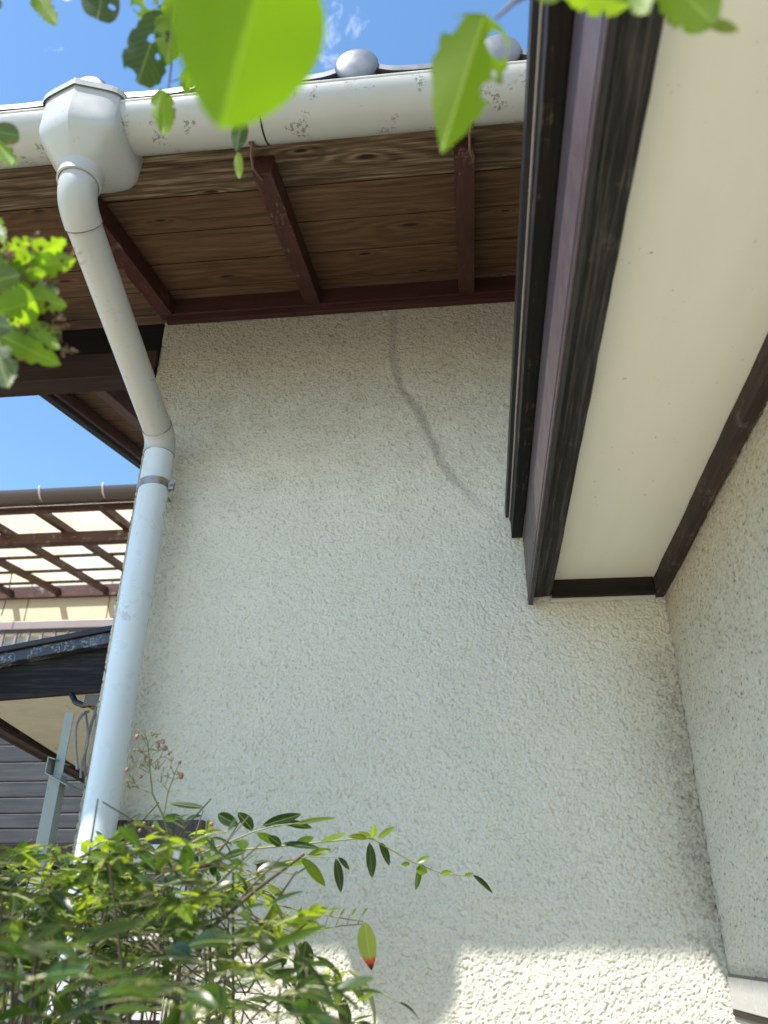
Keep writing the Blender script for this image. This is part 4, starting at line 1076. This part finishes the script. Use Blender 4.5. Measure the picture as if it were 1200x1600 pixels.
b3 = branch('chewed leafy branch against the sky between the hopper and the big blurred leaf', P(250, -20, 0.8))
MB().tube([P(300, -140, 0.84), P(272, -40, 0.81), P(262, 40, 0.80), P(268, 100, 0.79), P(262, 150, 0.79)], [0.0026, 0.002, 0.0015, 0.001, 0.0008], 8).build('twig', M_twig, b3, smooth=60)
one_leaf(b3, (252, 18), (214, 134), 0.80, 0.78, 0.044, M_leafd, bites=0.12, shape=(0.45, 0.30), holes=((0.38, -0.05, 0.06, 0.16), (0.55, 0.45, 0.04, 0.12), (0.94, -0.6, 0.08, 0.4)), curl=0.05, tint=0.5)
one_leaf(b3, (232, -30), (218, 36), 0.82, 0.80, 0.030, M_leafb, bites=0.4, holes=((0.5, 0.4, 0.14, 0.4), (0.75, -0.5, 0.1, 0.4)), tint=0.5)
one_leaf(b3, (272, -10), (262, 108), 0.79, 0.78, 0.034, M_leafb, bites=0.45, holes=((0.35, 0.6, 0.12, 0.45), (0.6, -0.2, 0.08, 0.2)), tint=0.9)
one_leaf(b3, (252, 138), (259, 218), 0.79, 0.775, 0.026, M_leafb, bites=0.3, shape=(0.5, 0.8), tint=0.3)
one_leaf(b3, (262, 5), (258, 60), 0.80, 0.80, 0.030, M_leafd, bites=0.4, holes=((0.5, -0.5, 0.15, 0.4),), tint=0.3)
one_leaf(b3, (292, 105), (290, 150), 0.79, 0.79, 0.016, M_leafb, bites=0.5, tint=0.9)
MB().tube([P(268, 128, 0.79), P(282, 122, 0.79), P(290, 132, 0.79), P(283, 142, 0.79)], 0.0006, 6).build('tendril', M_twig, b3, smooth=60)

b4 = branch('small leaves poking in at the top left corner against blue sky', P(120, -60, 0.8))
MB().tube([P(240, -110, 0.82), P(150, -60, 0.8), P(60, -40, 0.8), P(-40, -20, 0.8)], [0.003, 0.0026, 0.0022, 0.0018], 8).build('twig', M_twig, b4, smooth=60)
one_leaf(b4, (165, -42), (152, 36), 0.80, 0.79, 0.036, M_leafd, shape=(0.5, 0.35), holes=((0.6, 0.6, 0.06, 0.2),), tint=0.9)
one_leaf(b4, (42, -30), (92, 46), 0.80, 0.79, 0.022, M_leafb, bites=0.3, shape=(0.6, 0.7), tint=0.2)
one_leaf(b4, (-30, -10), (8, 12), 0.80, 0.79, 0.014, M_leafd, tint=0.2)
one_leaf(b4, (100, -20), (110, 4), 0.80, 0.79, 0.014, M_leafd, tint=0.2)

b5 = branch('small leaves at the hopper, left of the pipe elbow', P(-60, 200, 0.78))
MB().tube([P(-120, 180, 0.8), P(-40, 195, 0.79), P(5, 205, 0.78)], [0.002, 0.0016, 0.001], 8).build('twig', M_twig, b5, smooth=60)
one_leaf(b5, (-12, 205), (34, 212), 0.78, 0.77, 0.020, M_leafd, shape=(0.5, 0.5), tint=0.9)
one_leaf(b5, (-10, 218), (22, 262), 0.78, 0.77, 0.022, M_leafb, bites=0.5, tint=0.7)
one_leaf(b5, (-14, 330), (8, 385), 0.78, 0.77, 0.016, M_leafb, bites=0.4, tint=0.4)
one_leaf(b5, (5, 240), (30, 258), 0.78, 0.77, 0.012, M_leafb, bites=0.4, tint=0.7)

b6 = branch('cluster of chewed yellow-green leaves with brown crumbs at the left edge', P(-60, 470, 0.74))
MB().tube([P(-160, 520, 0.78), P(-60, 480, 0.75), P(0, 455, 0.74), P(35, 430, 0.735), P(50, 405, 0.73)], [0.003, 0.0024, 0.0018, 0.0012, 0.0008], 8).build('twig', M_twig, b6, smooth=60)
one_leaf(b6, (6, 428), (108, 372), 0.74, 0.72, 0.030, M_leafb, bites=0.55, holes=((0.62, 0.3, 0.04, 0.15), (0.3, -0.6, 0.06, 0.3)), tint=0.2)
one_leaf(b6, (20, 425), (124, 404), 0.74, 0.72, 0.026, M_leafb, bites=0.35, holes=((0.5, 0.3, 0.03, 0.15), (0.78, 0.1, 0.04, 0.15)), tint=0.05)
one_leaf(b6, (5, 452), (112, 480), 0.74, 0.72, 0.030, M_leafb, bites=0.5, holes=((0.68, -0.3, 0.05, 0.3),), tint=0.1)
one_leaf(b6, (-10, 490), (58, 470), 0.73, 0.72, 0.040, M_leafb, bites=0.2, shape=(0.5, 0.4), tint=1.0)
one_leaf(b6, (30, 492), (98, 550), 0.74, 0.72, 0.020, M_leafb, bites=0.5, tint=0.1)
one_leaf(b6, (-20, 515), (88, 566), 0.74, 0.72, 0.028, M_leafb, bites=0.3, curl=-0.08, tint=0.2)
one_leaf(b6, (-12, 530), (16, 612), 0.72, 0.70, 0.030, M_leafd, bites=0.4, wave=0.03, tint=0.3)
one_leaf(b6, (-25, 505), (24, 512), 0.72, 0.70, 0.022, M_leafd, bites=0.3, wave=0.03, tint=0.6)
one_leaf(b6, (-20, 442), (34, 428), 0.73, 0.72, 0.03, M_leafd, bites=0.3, tint=0.6)
one_leaf(b6, (35, 432), (74, 425), 0.73, 0.72, 0.014, M_leafb, bites=0.3, tint=1.0)
r7 = random.Random(21)
for b_, t_, wd_, m_ in (((0, 400), (52, 372), .018, M_leafb), ((10, 470), (88, 452), .016, M_leafb), ((-5, 560), (30, 590), .02, M_leafd), ((0, 540), (62, 545), .014, M_leafb),
                        ((-10, 350), (4, 372), .012, M_leafd), ((40, 505), (100, 520), .012, M_leafb), ((5, 505), (60, 528), .018, M_leafd), ((-10, 420), (30, 395), .02, M_leafd), ((60, 440), (96, 462), .012, M_leafd)):
    one_leaf(b6, b_, t_, 0.745, 0.735, wd_, m_, bites=0.5, nu=30, nv=14, wave=0.02, tint=r7.random(), holes=((r7.uniform(.3, .7), r7.uniform(-.5, .5), 0.06, 0.2),))
for b_, n in (((42, 380), 7), ((15, 405), 5), ((62, 445), 6), ((75, 502), 8), ((88, 512), 7), ((98, 545), 6), ((104, 555), 4), ((130, 404), 2), ((108, 392), 3), ((30, 400), 4), ((50, 425), 4), ((24, 498), 5)):
    lm = LM()
    for _ in range(n):
        u = b_[0] + random.gauss(0, 7); v = b_[1] + random.gauss(0, 6)
        lm.leaf(P(u, v, 0.73), P(u + random.gauss(0, 9), v + random.gauss(0, 8), 0.73 + random.uniform(-.006, .006)), (random.gauss(0, 1), -1, random.gauss(0, 1)), 0.0035, 8, 3, curl=random.uniform(-1.2, 1.2), wave=0.2)
    lm.build('dry_crumb', M_crumb, b6)

lm = LM(); tb = MB()  # unseen leaves and twigs, added outside the view to shade the bush
r6 = random.Random(3)
for _ in range(300):
    c = Vector((r6.uniform(-1.35, -0.62), r6.uniform(0.25, 0.85), r6.uniform(2.25, 2.6)))
    if c.x > -0.75 * c.y - 0.45: continue
    th = r6.uniform(0, 6.28); d_ = Vector((math.cos(th), math.sin(th), r6.uniform(-0.4, 0.3))); L_ = r6.uniform(0.05, 0.075)
    lm.leaf(c, c + d_ * L_, (r6.gauss(0, .4), r6.gauss(0, .4), 1), L_ * 0.5, 10, 6, curl=0.1, shape=(0.5, 0.6))
    tb.tube([c, c + Vector((-0.04, -0.05, 0.02)), c + Vector((-0.10, -0.09, 0.03))], [0.0008, 0.0012, 0.0018], 5)
lm.build('foliage', M_leafb, b6); tb.build('twig', M_twig, b6, smooth=60)

b7 = branch('bright leaves hanging over the dark fascia and cream soffit at the top right', P(1000, -60, 0.5))
MB().tube([P(1150, -180, 0.54), P(1060, -110, 0.52), P(985, -40, 0.5), P(900, -40, 0.5)], [0.0026, 0.0022, 0.0018, 0.0012], 8).build('twig', M_twig, b7, smooth=60)
one_leaf(b7, (1030, -50), (1120, 44), 0.50, 0.485, 0.034, M_leafb, bites=0.15, shape=(0.6, 0.6), tint=0.4)
one_leaf(b7, (880, -12), (985, 8), 0.50, 0.485, 0.020, M_leafb, bites=0.35, shape=(0.6, 0.6), tint=0.6)
one_leaf(b7, (985, -30), (1015, 28), 0.50, 0.485, 0.018, M_leafb, bites=0.4, tint=0.7)
one_leaf(b7, (1105, 34), (1155, 48), 0.485, 0.48, 0.007, M_leafy, tint=1.0)
one_leaf(b7, (830, -30), (880, -2), 0.50, 0.485, 0.016, M_leafb, bites=0.3, tint=0.5)

b8 = branch('slim leaves behind the big blurred leaf, by the gutter bracket', P(400, 60, 0.9))
MB().tube([P(470, -160, 0.92), P(430, 20, 0.9), P(395, 150, 0.9), P(378, 220, 0.9)], [0.002, 0.0016, 0.0012, 0.0008], 8).build('twig', M_twig, b8, smooth=60)
one_leaf(b8, (380, 185), (368, 240), 0.9, 0.89, 0.018, M_leafd, shape=(0.6, 0.8), tint=0.8)
one_leaf(b8, (372, 238), (374, 282), 0.9, 0.89, 0.010, M_leafb, shape=(0.6, 0.8), tint=0.3)
one_leaf(b8, (408, 150), (452, 118), 0.6, 0.6, 0.012, M_leafb, shape=(0.6, 0.6), tint=0.5, label='curled leaf beside the gutter lip')
one_leaf(b8, (415, 142), (446, 132), 0.62, 0.62, 0.008, M_leafd, shape=(0.6, 0.6), tint=0.9)
